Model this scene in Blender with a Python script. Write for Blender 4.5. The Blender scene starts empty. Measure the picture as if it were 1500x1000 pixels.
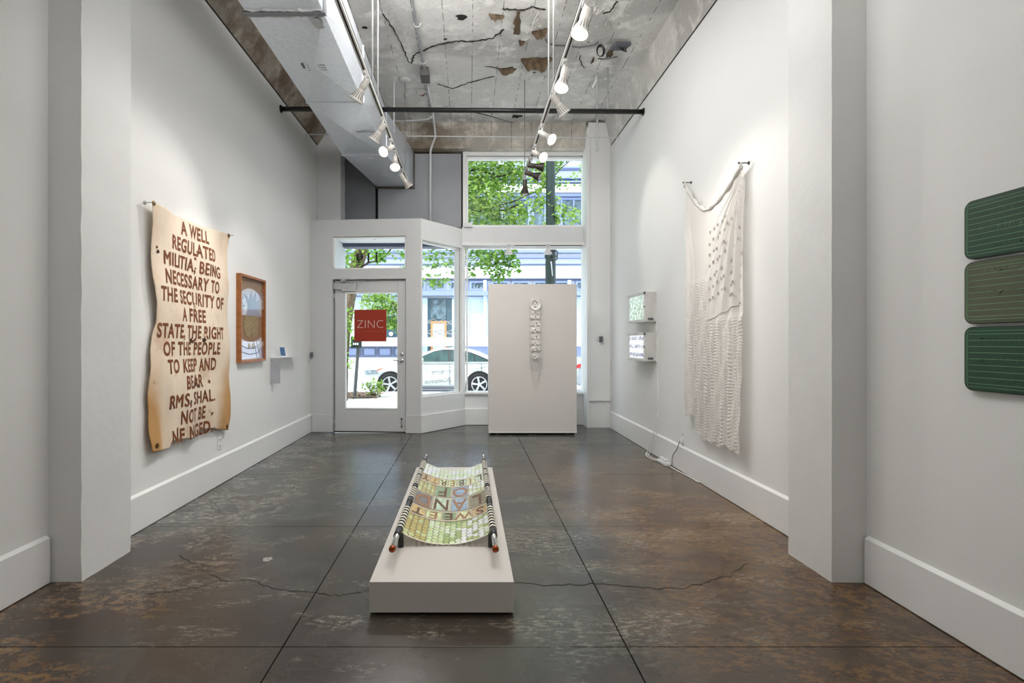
import bpy, bmesh, math, random
from mathutils import Vector, Matrix
random.seed(7)
PI = math.pi
C = bpy.context.scene.collection
SC = bpy.context.scene

# ---------------------------------------------------------------- camera, sky, sun, added fill lights, exposure
CH = 1.27            # camera height
cam_d = bpy.data.cameras.new('camera'); cam_d.sensor_width = 36.0; cam_d.lens = 19.2
cam_d.shift_x = 0.0427; cam_d.clip_start = 0.05; cam_d.clip_end = 300
cam = bpy.data.objects.new('camera', cam_d); C.objects.link(cam)
cam.location = (0, 0, CH); cam.rotation_euler = (PI/2, 0, 0)
SC.camera = cam
W = bpy.data.worlds.new('sky'); SC.world = W; W.use_nodes = True
bg = W.node_tree.nodes['Background']; bg.inputs[0].default_value = (0.80, 0.90, 1.0, 1); bg.inputs[1].default_value = 2.6
sd = bpy.data.lights.new('sun', 'SUN'); sd.energy = 5.6; sd.angle = 0.01; sd.color = (1.0, .97, .9)
sun = bpy.data.objects.new('sun', sd); C.objects.link(sun)
sun.rotation_euler = Vector((0.50, 0.42, -1.0)).to_track_quat('-Z', 'Y').to_euler()
def area(name, loc, target, sx, sy, power, col):
    d = bpy.data.lights.new(name, 'AREA'); d.shape = 'RECTANGLE'; d.size = sx; d.size_y = sy; d.energy = power; d.color = col
    o = bpy.data.objects.new(name, d); C.objects.link(o); o.location = loc
    o.rotation_euler = (Vector(target)-Vector(loc)).to_track_quat('-Z', 'Y').to_euler()
    return o
area('fill_light', (-.3, -.6, 4.2), (-.3, 2.6, 1.2), 3.4, 1.2, 42, (1.0, .975, .94))  # unseen fill added behind the camera for the near room
area('fill_light', (0, 3.6, 4.3), (0, 3.6, 0), 1.6, 2.4, 60, (1.0, .98, .96))  # added overhead fill above mid-room, out of view
area('fill_light', (0, 4.5, 4.3), (0, 8.2, 1.0), 1.8, .6, 34, (1.0, .98, .96))  # added fill tilted forward to brighten vestibule and partition
area('ceiling_fill', (0, 2.4, 3.35), (0, 6.9, 4.54), 1.8, .8, 26, (1.0, .99, .97))  # unseen uplight added to brighten the ceiling
vs = SC.view_settings
vs.view_transform = 'Standard'; vs.look = 'None'; vs.exposure = 0.0; vs.gamma = 1.0; vs.use_curve_mapping = False
SC.cycles.max_bounces = 10; SC.cycles.transparent_max_bounces = 16; SC.cycles.diffuse_bounces = 5
SC.cycles.sample_clamp_indirect = 6.0

def P(px, py, Y):                       # a point seen at px,py lying at depth Y
    return Vector(((px-686)/800*Y, Y, CH-(py-500)/800*Y))
def floor_pt(px, py, z=0.0):
    return P(px, py, (CH-z)*800/(py-500))
def ceil_pt(px, py, z=4.54):
    return P(px, py, (z-CH)*800/(500-py))

# ---------------------------------------------------------------- materials
def lin(c):
    return tuple((x/12.92 if x <= .04045 else ((x+.055)/1.055)**2.4) for x in (v/255 for v in c))
class NT:
    def __init__(s, name):
        s.m = bpy.data.materials.new(name); s.m.use_nodes = True; s.t = s.m.node_tree
        s.b = s.t.nodes['Principled BSDF']; s.out = s.t.nodes['Material Output']
        s.geo = s.t.nodes.new('ShaderNodeNewGeometry'); s.pos = s.geo.outputs['Position']
    def put(s, inp, v):
        if isinstance(v, bpy.types.NodeSocket): s.t.links.new(v, inp)
        elif isinstance(v, (tuple, list)) and len(v) == 3 and inp.type == 'RGBA': inp.default_value = (*v, 1)
        else: inp.default_value = v
    def noise(s, scale, detail=4, rough=.55, vec=None, dist=0):
        n = s.t.nodes.new('ShaderNodeTexNoise'); n.inputs['Scale'].default_value = scale
        n.inputs['Detail'].default_value = detail; n.inputs['Roughness'].default_value = rough; n.inputs['Distortion'].default_value = dist
        s.t.links.new(vec or s.pos, n.inputs['Vector']); return n.outputs['Fac']
    def voro(s, scale, feat='DISTANCE_TO_EDGE', vec=None):
        n = s.t.nodes.new('ShaderNodeTexVoronoi'); n.feature = feat; n.inputs['Scale'].default_value = scale
        s.t.links.new(vec or s.pos, n.inputs['Vector']); return n.outputs[0]
    def mapv(s, scale=(1, 1, 1), loc=(0, 0, 0), rot=(0, 0, 0)):
        n = s.t.nodes.new('ShaderNodeMapping'); n.inputs['Scale'].default_value = scale; n.inputs['Location'].default_value = loc
        n.inputs['Rotation'].default_value = rot; s.t.links.new(s.pos, n.inputs['Vector']); return n.outputs[0]
    def step(s, v, a, b):               # smooth 0..1 between a and b
        n = s.t.nodes.new('ShaderNodeMapRange'); n.interpolation_type = 'SMOOTHSTEP'
        s.put(n.inputs[0], v); n.inputs[1].default_value = a; n.inputs[2].default_value = b; return n.outputs[0]
    def math(s, op, a, b=0.0):
        n = s.t.nodes.new('ShaderNodeMath'); n.operation = op; s.put(n.inputs[0], a); s.put(n.inputs[1], b); return n.outputs[0]
    def mul(s, a, b): return s.math('MULTIPLY', a, b)
    def mix(s, f, a, b):
        n = s.t.nodes.new('ShaderNodeMix'); n.data_type = 'RGBA'
        s.put(n.inputs[0], f); s.put(n.inputs[6], a); s.put(n.inputs[7], b); return n.outputs[2]
    def xyz(s):
        n = s.t.nodes.new('ShaderNodeSeparateXYZ'); s.t.links.new(s.pos, n.inputs[0]); return n.outputs
    def bump(s, h, strength=.3, dist=.01):
        n = s.t.nodes.new('ShaderNodeBump'); n.inputs['Strength'].default_value = strength; n.inputs['Distance'].default_value = dist
        s.put(n.inputs['Height'], h); s.t.links.new(n.outputs[0], s.b.inputs['Normal'])
    def set(s, **k):
        for a, v in k.items(): s.put(s.b.inputs[{'col': 'Base Color', 'rough': 'Roughness', 'metal': 'Metallic', 'spec': 'Specular IOR Level', 'coat': 'Coat Weight', 'trans': 'Transmission Weight', 'ec': 'Emission Color', 'es': 'Emission Strength', 'alpha': 'Alpha'}[a]], v)
        return s
def pm(name, rgb, rough=.5, metal=0, var=.08, scale=6, bump=0, bscale=60, es=0, spec=.5, coat=0, ec=None):
    n = NT(name); c = lin(rgb)
    f = n.noise(scale, 4)
    n.set(col=n.mix(n.step(f, .3, .7), tuple(x*(1-var) for x in c), tuple(min(1, x*(1+var)) for x in c)), rough=rough, metal=metal, spec=spec, coat=coat)
    if bump: n.bump(n.noise(bscale, 3), bump, .004)
    if es: n.set(ec=lin(ec or rgb), es=es)
    return n.m
MT = {}
MT['wall'] = pm('white_wall_paint', (232, 232, 230), .6, var=.012, scale=1.2, bump=.12, bscale=55, spec=.3)
MT['pillar'] = pm('rough_plaster_paint', (226, 226, 224), .62, var=.02, scale=2.5, bump=.7, bscale=9, spec=.3)
MT['trim'] = pm('satin_trim_paint', (236, 236, 235), .35, var=.01, scale=2)
MT['trimg'] = pm('grey_white_trim_paint', (222, 223, 224), .4, var=.02, scale=2)
MT['doorp'] = pm('door_paint', (206, 207, 208), .4, var=.015, scale=2)
MT['gap'] = pm('dark_gap', (38, 34, 30), .9)
MT['greyp'] = pm('grey_panel_paint', (150, 153, 157), .5, var=.08, scale=1.6)
MT['grey_shaded'] = pm('shaded_grey_panel_paint', (118, 121, 126), .5, var=.1, scale=1.6)  # panel grey darkened, the left panel's shadow put into its colour
MT['black'] = pm('black_enamel', (22, 22, 22), .35)
MT['dark'] = pm('dark_bronze_enamel', (62, 54, 44), .4)
MT['steel'] = pm('brushed_steel', (196, 198, 200), .28, 1, var=.05)
MT['chrome'] = pm('chrome', (225, 225, 225), .1, 1)
MT['lampw'] = pm('lamp_housing_grey', (186, 182, 176), .4)
MT['lampd'] = pm('lamp_fin_dark', (74, 70, 66), .45)
MT['track'] = pm('track_white', (208, 207, 204), .35)
MT['bulb'] = pm('lamp_lens_lit', (255, 250, 240), .3, es=9, var=0)
MT['cable'] = pm('white_cable', (232, 232, 230), .45)
MT['conduit'] = pm('painted_conduit', (205, 206, 208), .4)
MT['plinth'] = pm('plinth_paint', (200, 194, 188), .45, var=.012, scale=2)
MT['part'] = pm('partition_paint', (218, 213, 209), .5, var=.012, scale=2)
MT['plast'] = pm('white_plastic', (238, 238, 238), .35)
MT['red'] = pm('vermilion_vinyl', (158, 42, 14), .45, var=.03)
MT['signt'] = pm('sign_lettering', (226, 200, 190), .5, var=0)
MT['signt2'] = pm('sign_small_lettering', (196, 100, 76), .5, var=0)
MT['vinyl'] = pm('black_vinyl', (18, 18, 20), .5)
MT['wood'] = pm('honey_oak', (160, 98, 48), .42, var=.22, scale=26)
MT['mat'] = pm('tan_mat_board', (158, 128, 100), .7, var=.03)
MT['mirror'] = pm('mirror_foil', (240, 243, 250), .18, .25, var=.03)
MT['olive'] = pm('gilt_tint', (168, 148, 96), .35, .35, var=.15, scale=30)
MT['ink'] = pm('fine_ink', (96, 96, 104), .5)
MT['zincs'] = pm('grey_shelf_enamel', (172, 173, 180), .4)
MT['phone'] = pm('phone_screen', (70, 104, 140), .15, es=.25, ec=(70, 110, 160))
MT['green'] = pm('chalkboard_green', (26, 66, 45), .42, var=.10, scale=4)
MT['olivb'] = pm('chalkboard_olive', (82, 88, 62), .45, var=.12, scale=4)
MT['rule'] = pm('pale_green_rule', (112, 160, 118), .6)
MT['chalk'] = pm('chalk_trace', (128, 148, 124), .8)
MT['chalkd'] = pm('chalk_faint', (66, 96, 72), .8)
MT['boarde'] = pm('board_edge', (24, 44, 32), .5)
MT['brassn'] = pm('brass_grommet', (120, 92, 52), .35, .9)
MT['umber'] = pm('scorched_umber', (118, 64, 28), .7, var=.25, scale=22)
MT['umberd'] = pm('scorched_dark', (70, 36, 16), .8, var=.2, scale=22)
MT['copper'] = pm('copper_end', (150, 76, 46), .3, .9)
MT['tubeblk'] = pm('black_sleeve', (34, 40, 38), .4)
MT['strap'] = pm('cream_strap', (236, 230, 214), .4)
MT['pale_rim'] = pm('pale_tin_edge', (214, 196, 160), .35, .3)
for i, c in enumerate([(206, 212, 150), (228, 232, 206), (190, 172, 96), (236, 240, 232), (168, 184, 110), (212, 226, 170)]):
    MT['tab%d' % i] = pm('tin_print_%d' % i, c, .3, .35, var=.2, scale=60)
for i, c in enumerate([(204, 178, 116), (196, 214, 186), (140, 160, 120), (212, 220, 170), (190, 160, 110), (124, 116, 112), (150, 170, 190), (140, 130, 100)]):
    MT['plate%d' % i] = pm('plate_print_%d' % i, c, .35, .3, var=.38, scale=45)
MT['glyph'] = pm('cutout_brown', (96, 68, 46), .6, var=.4, scale=70)
MT['glyphb'] = pm('cutout_orange', (150, 108, 76), .6, var=.4, scale=90)
def glass(name, tint=(.97, .99, .99), k=.06):
    n = NT(name); t = n.t.nodes
    tr = t.new('ShaderNodeBsdfTransparent'); tr.inputs[0].default_value = (*tint, 1)
    gl = t.new('ShaderNodeBsdfGlossy'); gl.inputs['Roughness'].default_value = .02
    mx = t.new('ShaderNodeMixShader'); lw = t.new('ShaderNodeLayerWeight'); lw.inputs[0].default_value = .25
    n.t.links.new(n.mul(lw.outputs['Fresnel'], k*10), mx.inputs[0]); n.t.links.new(tr.outputs[0], mx.inputs[1]); n.t.links.new(gl.outputs[0], mx.inputs[2])
    n.t.links.new(mx.outputs[0], n.out.inputs[0]); t.remove(n.b); return n.m
MT['glass'] = glass('clear_glass', k=.010)
MT['art_glass'] = glass('picture_glass', (.98, .98, .98), .012)

def galv():
    n = NT('galvanised_steel'); f = n.voro(26, 'F1'); g = n.noise(2.2, 3)
    c = n.mix(g, lin((200, 206, 214)), lin((226, 230, 236))); c = n.mix(n.step(f, 0, .8), c, lin((222, 227, 233)))
    n.set(col=c, rough=.28, metal=.42); n.bump(n.noise(1.1, 2), .5, .02); return n.m
MT['galv'] = galv()
def floor_mat():
    n = NT('worn_stained_concrete'); x, y, z = n.xyz()[:3]
    big = n.noise(.55, 3, dist=.6); mid = n.noise(2.2, 6, .65, dist=.4)
    st = n.mapv((1.0, 2.6, 1)); fine = n.noise(17, 12, .86, vec=st); fine2 = n.noise(60, 7, .85, vec=st); blot = n.noise(1.5, 5, .6, vec=n.mapv((1, 1.8, 1), (4, 2, 0)))
    base = n.mix(n.step(mid, .32, .68), lin((50, 51, 49)), lin((84, 85, 81)))
    base = n.mix(n.step(big, .45, .62), base, lin((76, 70, 60)))
    # rust brown stain at the right side and along the left near edge
    br = n.step(n.math('ADD', x, n.mul(mid, 1.1)), 1.0, 1.9)
    br = n.mul(br, n.step(y, 7.2, 3.6))
    bl = n.mul(n.step(n.math('ADD', x, n.mul(mid, 1.0)), -.35, -1.5), n.step(y, 4.3, 2.4))
    base = n.mix(n.mul(br, .85), base, n.mix(n.step(blot, .38, .62), lin((92, 64, 42)), lin((126, 98, 66))))
    base = n.mix(n.mul(bl, .8), base, lin((70, 50, 38)))
    nearb = n.mul(n.step(y, 4.2, 2.2), .75)
    base = n.mix(nearb, base, n.mix(n.step(mid, .40, .58), lin((50, 39, 32)), lin((62, 54, 46))))
    # pale worn patches where the stain has rubbed off
    w = n.mul(n.step(fine, .515, .545), n.step(blot, .52, .64)); w = n.mul(w, n.step(y, 1.7, 2.6))
    base = n.mix(n.mul(w, .66), base, lin((150, 142, 126)))
    f3 = n.noise(15, 12, .84, vec=n.mapv((1, 1.5, 1), (2, 1, 0))); b3 = n.noise(1.9, 5, .65, vec=n.mapv((1, 1.3, 1), (9, 3, 0)))
    wl = n.mul(n.mul(n.step(n.math('ADD', x, n.mul(blot, 1.4)), -.55, -1.1), n.step(f3, .49, .53)), n.step(b3, .44, .56))
    base = n.mix(n.mul(wl, .75), base, n.mix(n.step(y, 2.2, 3.9), lin((134, 100, 56)), lin((150, 146, 136))))
    g = n.mul(n.mul(n.step(fine, .505, .535), n.step(blot, .42, .52)), n.mul(n.step(x, .2, .5), n.step(x, 1.0, .7)))
    base = n.mix(n.mul(g, .3), base, lin((128, 136, 122)))
    db_ = n.mul(n.step(n.noise(2.3, 7, .75, vec=n.mapv((1, 1.6, 1), (5, 8, 0))), .52, .60), n.math('MAXIMUM', br, bl)); base = n.mix(n.mul(db_, .55), base, lin((66, 40, 24)))
    oc = n.mul(n.mul(n.step(f3, .47, .56), n.step(b3, .40, .52)), br); base = n.mix(n.mul(oc, .38), base, lin((150, 112, 66)))
    spk = n.step(fine2, .665, .70); base = n.mix(n.mul(spk, .7), base, lin((166, 156, 140)))
    dk = n.step(n.noise(30, 5, .7), .66, .70); base = n.mix(n.mul(dk, .6), base, lin((30, 24, 20)))
    r = n.math('ADD', .13, n.mul(fine, .22)); r = n.math('ADD', r, n.mul(w, .16))
    n.set(col=base, rough=r, spec=.55); n.bump(n.math('ADD', n.mul(n.noise(5, 5), .8), n.mul(fine, .25)), .16, .010); return n.m
MT['floor'] = floor_mat()
def ceil_mat(name, tint, brown=.0):
    n = NT(name); x, y, z = n.xyz()[:3]
    big = n.noise(.9, 4, dist=.8); mid = n.noise(3.4, 8, .68); fine = n.noise(17, 8, .75)
    c = n.mix(n.step(big, .40, .56), tuple(v*.74 for v in lin(tint)), lin(tint))
    c = n.mix(n.step(mid, .48, .66), c, tuple(min(1, v*1.22) for v in lin(tint)))
    c = n.mix(n.mul(n.step(fine, .58, .66), .42), c, tuple(v*.45 for v in lin(tint)))
    pk = n.mul(n.step(n.noise(46, 5, .7), .60, .66), n.step(n.noise(1.6, 3), .5, .56)); c = n.mix(n.mul(pk, .4), c, tuple(v*.4 for v in lin(tint)))
    # imprint of the form boards, every 0.3 m
    fr = n.math('FRACT', n.math('ADD', n.mul(x, 3.333), .35)); ln = n.mul(n.step(n.math('ABSOLUTE', n.math('SUBTRACT', fr, .5)), .018, .008), n.step(n.noise(9, 4), .45, .55))
    c = n.mix(n.mul(ln, .75), c, lin((58, 56, 54)))
    if brown: 
        b = n.mul(n.step(n.noise(1.3, 6, .7, dist=.5), .40, .60), n.step(x, .4, -.6)) if brown < 1 else n.step(n.noise(2.2, 6, .7), .40, .62)
        c = n.mix(n.mul(b, .75), c, lin((104, 84, 62)))
    n.set(col=c, rough=.85, spec=.2); n.bump(n.math('ADD', n.mul(mid, 1.0), n.mul(fine, .4)), .85, .03); return n.m
MT['ceil'] = ceil_mat('peeling_concrete', (226, 224, 221))
MT['beam'] = ceil_mat('stained_beam_concrete', (206, 200, 190), .5)
MT['beamR'] = ceil_mat('side_beam_concrete', (212, 209, 204))
MT['beamL'] = ceil_mat('brown_beam_concrete', (172, 163, 152), 1)
MT['flake'] = pm('brown_plaster_back', (94, 78, 60), .8, var=.45, scale=20)
MT['flakew'] = pm('plaster_face', (196, 194, 190), .8, var=.1, scale=20)
def canvas():
    n = NT('stained_canvas'); x, y, z = n.xyz()[:3]; m = n.noise(3.0, 5, .6); f = n.noise(9, 6, .7)
    e = n.math('MAXIMUM', n.step(y, 4.62, 5.05), n.step(y, 3.98, 3.72)); lo = n.step(z, 1.25, .45)
    k = n.mul(n.step(n.math('ADD', n.mul(n.math('ADD', e, .25), n.math('ADD', lo, .35)), n.mul(m, .8)), .55, 1.5), 1.0)
    c = n.mix(k, lin((232, 214, 192)), lin((190, 144, 88)))
    k2 = n.mul(n.step(n.noise(2.6, 5, .6, vec=n.mapv((1, 1, 1), (3, 7, 1))), .56, .70), n.step(z, 1.9, 1.0)); c = n.mix(n.mul(k2, .55), c, lin((176, 124, 76)))
    sp = n.step(f, .70, .74); c = n.mix(n.mul(sp, .7), c, lin((96, 62, 36)))
    n.set(col=c, rough=.7); n.bump(n.noise(7, 4), .25, .012); return n.m
MT['canvas'] = canvas()
def sheer(name, a, col):
    n = NT(name); t = n.t.nodes
    tr = t.new('ShaderNodeBsdfTransparent'); df = t.new('ShaderNodeBsdfDiffuse'); tl = t.new('ShaderNodeBsdfTranslucent')
    df.inputs[0].default_value = (*lin(col), 1); tl.inputs[0].default_value = (*lin(col), 1)
    m1 = t.new('ShaderNodeMixShader'); m1.inputs[0].default_value = .22; n.t.links.new(df.outputs[0], m1.inputs[1]); n.t.links.new(tl.outputs[0], m1.inputs[2])
    m2 = t.new('ShaderNodeMixShader'); m2.inputs[0].default_value = a; n.t.links.new(tr.outputs[0], m2.inputs[1]); n.t.links.new(m1.outputs[0], m2.inputs[2])
    n.t.links.new(m2.outputs[0], n.out.inputs[0]); t.remove(n.b); return n.m
MT['sheer'] = sheer('sheer_voile', .80, (240, 236, 231))
MT['voile2'] = sheer('hem_voile', .97, (222, 219, 214))
MT['star'] = pm('stitched_star', (150, 145, 138), .8)
def screen(name, cols, vec_scale, kind):
    n = NT(name); x, y, z = n.xyz()[:3]
    if kind == 'leaf': c = n.mix(n.step(n.noise(34, 7, .75, vec=n.mapv((1, .6, 1))), .42, .60), lin(cols[0]), lin(cols[1]))
    else:
        fr = n.math('FRACT', n.mul(n.math('SUBTRACT', z, 1.07), 10.5)); b = n.step(n.math('ABSOLUTE', n.math('SUBTRACT', fr, .5)), .28, .16)
        c = n.mix(n.mul(b, n.step(n.noise(46, 6, .7, vec=n.mapv((1, .5, 1))), .40, .56)), lin(cols[0]), lin(cols[1]))
    n.set(col=(.02, .02, .02), rough=.2, ec=c, es=1.0); return n.m
MT['scr1'] = screen('lit_print_green', [(238, 246, 240), (126, 166, 134)], 1, 'leaf')
MT['scr2'] = screen('lit_print_bands', [(246, 246, 252), (120, 124, 146)], 1, 'band')
# outdoors
MT['walk'] = pm('sidewalk_concrete', (206, 202, 196), .8, var=.12, scale=2.5)
MT['road'] = pm('asphalt_pale', (176, 178, 184), .85, var=.1, scale=1)
MT['mulch'] = pm('mulch_brown', (100, 84, 70), .95, var=.5, scale=16, bump=1, bscale=30)
MT['bw'] = pm('facade_white', (238, 240, 244), .6, var=.02, scale=.6)
MT['bblue'] = pm('facade_blue_paint', (138, 152, 190), .55, var=.05, scale=.6)
MT['bblued'] = pm('facade_slate_blue', (84, 92, 116), .55, var=.05)
MT['bpale'] = pm('pale_blue_pilaster', (196, 212, 232), .5)
MT['bteal'] = pm('dark_teal_frame', (58, 86, 100), .5)
MT['border'] = pm('orange_door_frame', (226, 146, 78), .5)
MT['bglass'] = pm('shop_blind_glass', (202, 222, 224), .15, var=.04)
MT['bglassd'] = pm('dark_window_glass', (92, 112, 122), .12, var=.5, scale=5)
MT['bgate'] = pm('patterned_transom', (108, 124, 128), .6, var=.8, scale=9)
MT['lampg'] = pm('post_green_enamel', (22, 40, 35), .4, var=.15)
MT['bark'] = pm('bark', (108, 92, 74), .9, var=.35, scale=14, bump=1, bscale=24)
MT['barkd'] = pm('dark_bark', (66, 54, 44), .9, var=.2)
def leafm(name, c1, c2):
    n = NT(name); t = n.t.nodes
    oi = n.noise(9, 5, .8); c = n.mix(n.step(oi, .38, .62), lin(c1), lin(c2))
    df = t.new('ShaderNodeBsdfDiffuse'); tl = t.new('ShaderNodeBsdfTranslucent'); mx = t.new('ShaderNodeMixShader'); mx.inputs[0].default_value = .4
    n.t.links.new(c, df.inputs[0]); n.t.links.new(c, tl.inputs[0]); n.t.links.new(df.outputs[0], mx.inputs[1]); n.t.links.new(tl.outputs[0], mx.inputs[2])
    n.t.links.new(mx.outputs[0], n.out.inputs[0]); t.remove(n.b); return n.m
MT['leaf'] = leafm('maple_leaf_green', (82, 132, 48), (190, 212, 122))
MT['leafd'] = leafm('maple_leaf_dark', (78, 130, 50), (160, 196, 96))
MT['carw'] = pm('car_white_paint', (214, 219, 219), .2, var=0, coat=.6)
MT['cars'] = pm('car_silver_paint', (168, 174, 180), .25, .5, var=0, coat=.5)
MT['carg'] = pm('car_window_glass', (38, 66, 64), .06, var=.55, scale=3)
MT['rubber'] = pm('tyre_rubber', (26, 26, 28), .8)
MT['alloy'] = pm('alloy_rim', (206, 208, 212), .3, .7)
MT['amber'] = pm('amber_lens', (214, 84, 24), .3)
MT['tail'] = pm('red_lens', (190, 30, 30), .3)
MT['lens'] = pm('headlight_lens', (120, 132, 142), .12, .2, var=.6, scale=20)

# ---------------------------------------------------------------- mesh helpers
def world_org(o):
    v = Vector((0, 0, 0))
    while o is not None: v += o.location; o = o.parent
    return v
class MB:
    def __init__(s): s.v = []; s.f = []
    def add(s, vs, fs):
        b = len(s.v); s.v += [tuple(p) for p in vs]; s.f += [tuple(i+b for i in f) for f in fs]; return s
    def box(s, x0, x1, y0, y1, z0, z1):
        vs = [(x, y, z) for z in (z0, z1) for y in (y0, y1) for x in (x0, x1)]
        return s.add(vs, [(0, 2, 3, 1), (4, 5, 7, 6), (0, 1, 5, 4), (2, 6, 7, 3), (0, 4, 6, 2), (1, 3, 7, 5)])
    def prism(s, pts, vec):
        n = len(pts); v = Vector(vec); a = [Vector(p) for p in pts]
        nrm = Vector((0, 0, 0))
        for i in range(n): nrm += (a[i]-a[0]).cross(a[(i+1) % n]-a[0])
        if nrm.dot(v) > 0: a = a[::-1]
        vs = a+[p+v for p in a]
        return s.add(vs, [tuple(range(n)), tuple(range(2*n-1, n-1, -1))]+[(i, i+n, (i+1) % n+n, (i+1) % n) for i in range(n)])
    def obox(s, c, ux, uy, uz):          # oriented box from centre and three half vectors
        c = Vector(c); ux, uy, uz = map(Vector, (ux, uy, uz))
        vs = [c+ux*a+uy*b+uz*d for d in (-1, 1) for b in (-1, 1) for a in (-1, 1)]
        return s.add(vs, [(0, 2, 3, 1), (4, 5, 7, 6), (0, 1, 5, 4), (2, 6, 7, 3), (0, 4, 6, 2), (1, 3, 7, 5)])
    def tube(s, pts, r, n=8, flat=None):
        pts = [Vector(p) for p in pts]; rs = r if isinstance(r, (list, tuple)) else [r]*len(pts)
        vs = []; up = None
        for i, p in enumerate(pts):
            t = (pts[min(i+1, len(pts)-1)]-pts[max(i-1, 0)]).normalized()
            if up is None: up = Vector((0, 0, 1)) if abs(t.z) < .9 else Vector((1, 0, 0))
            a = t.cross(up).normalized(); up = a.cross(t).normalized()
            for k in range(n):
                an = 2*PI*k/n; vs.append(p+(a*math.cos(an)+up*math.sin(an))*rs[i])
        fs = [(i*n+k, i*n+(k+1) % n, (i+1)*n+(k+1) % n, (i+1)*n+k) for i in range(len(pts)-1) for k in range(n)]
        fs += [tuple(range(n-1, -1, -1)), tuple((len(pts)-1)*n+k for k in range(n))]
        return s.add(vs, fs)
    def lathe(s, o, axis, prof, n=16, cap0=True, cap1=True):
        o = Vector(o); t = Vector(axis).normalized(); up = Vector((0, 0, 1)) if abs(t.z) < .9 else Vector((1, 0, 0))
        a = t.cross(up).normalized(); b = a.cross(t).normalized(); vs = []
        for r, h in prof:
            for k in range(n): an = 2*PI*k/n; vs.append(o+t*h+(a*math.cos(an)+b*math.sin(an))*r)
        m = len(prof); fs = [(i*n+k, i*n+(k+1) % n, (i+1)*n+(k+1) % n, (i+1)*n+k) for i in range(m-1) for k in range(n)]
        if cap0: fs.append(tuple(range(n-1, -1, -1)))
        if cap1: fs.append(tuple((m-1)*n+k for k in range(n)))
        return s.add(vs, fs)
    def grid(s, fn, nu, nv):
        vs = [fn(i/nu, j/nv) for j in range(nv+1) for i in range(nu+1)]
        return s.add(vs, [(j*(nu+1)+i, j*(nu+1)+i+1, (j+1)*(nu+1)+i+1, (j+1)*(nu+1)+i) for j in range(nv) for i in range(nu)])
    def build(s, name, mat, parent=None, smooth=False, bevel=0, solid=0, org=None, **props):
        if parent is not None: o0 = world_org(parent)
        elif org is not None: o0 = Vector(org)
        else:
            xs = [p[0] for p in s.v]; ys = [p[1] for p in s.v]; zs = [p[2] for p in s.v]
            o0 = Vector(((min(xs)+max(xs))/2, (min(ys)+max(ys))/2, min(zs)))
        me = bpy.data.meshes.new(name); me.from_pydata([(p[0]-o0.x, p[1]-o0.y, p[2]-o0.z) for p in s.v], [], s.f); me.update()
        me.materials.append(mat if not isinstance(mat, str) else MT[mat])
        if smooth: me.polygons.foreach_set('use_smooth', [True]*len(me.polygons))
        o = bpy.data.objects.new(name, me); C.objects.link(o)
        if parent is not None: o.parent = parent
        else: o.location = o0
        if bevel:
            m = o.modifiers.new('bevel', 'BEVEL'); m.width = bevel; m.segments = 2; m.limit_method = 'ANGLE'
        if solid:
            m = o.modifiers.new('solid', 'SOLIDIFY'); m.thickness = solid; m.offset = 0
        for k, v in props.items(): o[k] = v
        return o
def thing(name, label, cat, loc, group=None):
    o = bpy.data.objects.new(name, None); C.objects.link(o); o.location = loc; o.empty_display_size = .1
    o['label'] = label; o['category'] = cat
    if group: o['group'] = group
    return o
def tag(o, label, cat, group=None):
    o['label'] = label; o['category'] = cat
    if group: o['group'] = group
    return o
def struct(o, label=None):
    o['kind'] = 'structure'
    if label: o['label'] = label
    return o
def dup(o, dloc=(0, 0, 0), parent=None, **props):
    c = o.copy(); C.objects.link(c); c.location = o.location+Vector(dloc)
    if parent is not None: c.parent = parent
    for ch in list(o.children): 
        d = ch.copy(); C.objects.link(d); d.parent = c
        for g in ch.children: e = g.copy(); C.objects.link(e); e.parent = d
    for k, v in props.items(): c[k] = v
    return c
def glyphs(body, size, fn, xs=1.0, off=0.0, align='CENTER', shear=0.0, space=1.0, cuts=0, fit=None):
    cu = bpy.data.curves.new('t', 'FONT'); cu.body = body; cu.size = size; cu.offset = off; cu.align_x = align; cu.align_y = 'CENTER'
    cu.shear = shear; cu.space_character = space; cu.resolution_u = 3
    o = bpy.data.objects.new('t', cu); C.objects.link(o)
    bpy.context.view_layer.update()
    me = bpy.data.meshes.new_from_object(o.evaluated_get(bpy.context.evaluated_depsgraph_get()))
    if cuts:
        bm = bmesh.new(); bm.from_mesh(me); bmesh.ops.triangulate(bm, faces=bm.faces[:]); bmesh.ops.subdivide_edges(bm, edges=bm.edges[:], cuts=cuts, use_grid_fill=False); bm.to_mesh(me); bm.free()
    if fit:
        lo, hi = min(v.co.x for v in me.vertices), max(v.co.x for v in me.vertices); xs = (fit[1]-fit[0])/(hi-lo)
        for v in me.vertices: v.co.x += fit[0]/xs-lo
    m = MB(); m.add([fn(v.co.x*xs, v.co.y) for v in me.vertices], [tuple(p.vertices) for p in me.polygons])
    bpy.data.objects.remove(o); bpy.data.curves.remove(cu); bpy.data.meshes.remove(me)
    return m
def interp(tab, x):
    if x <= tab[0][0]: return tab[0][1]
    for (a, va), (b, vb) in zip(tab, tab[1:]):
        if x <= b:
            k = (x-a)/(b-a); k = k*k*(3-2*k)*.5+k*.5; return va+(vb-va)*k
    return tab[-1][1]
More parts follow.
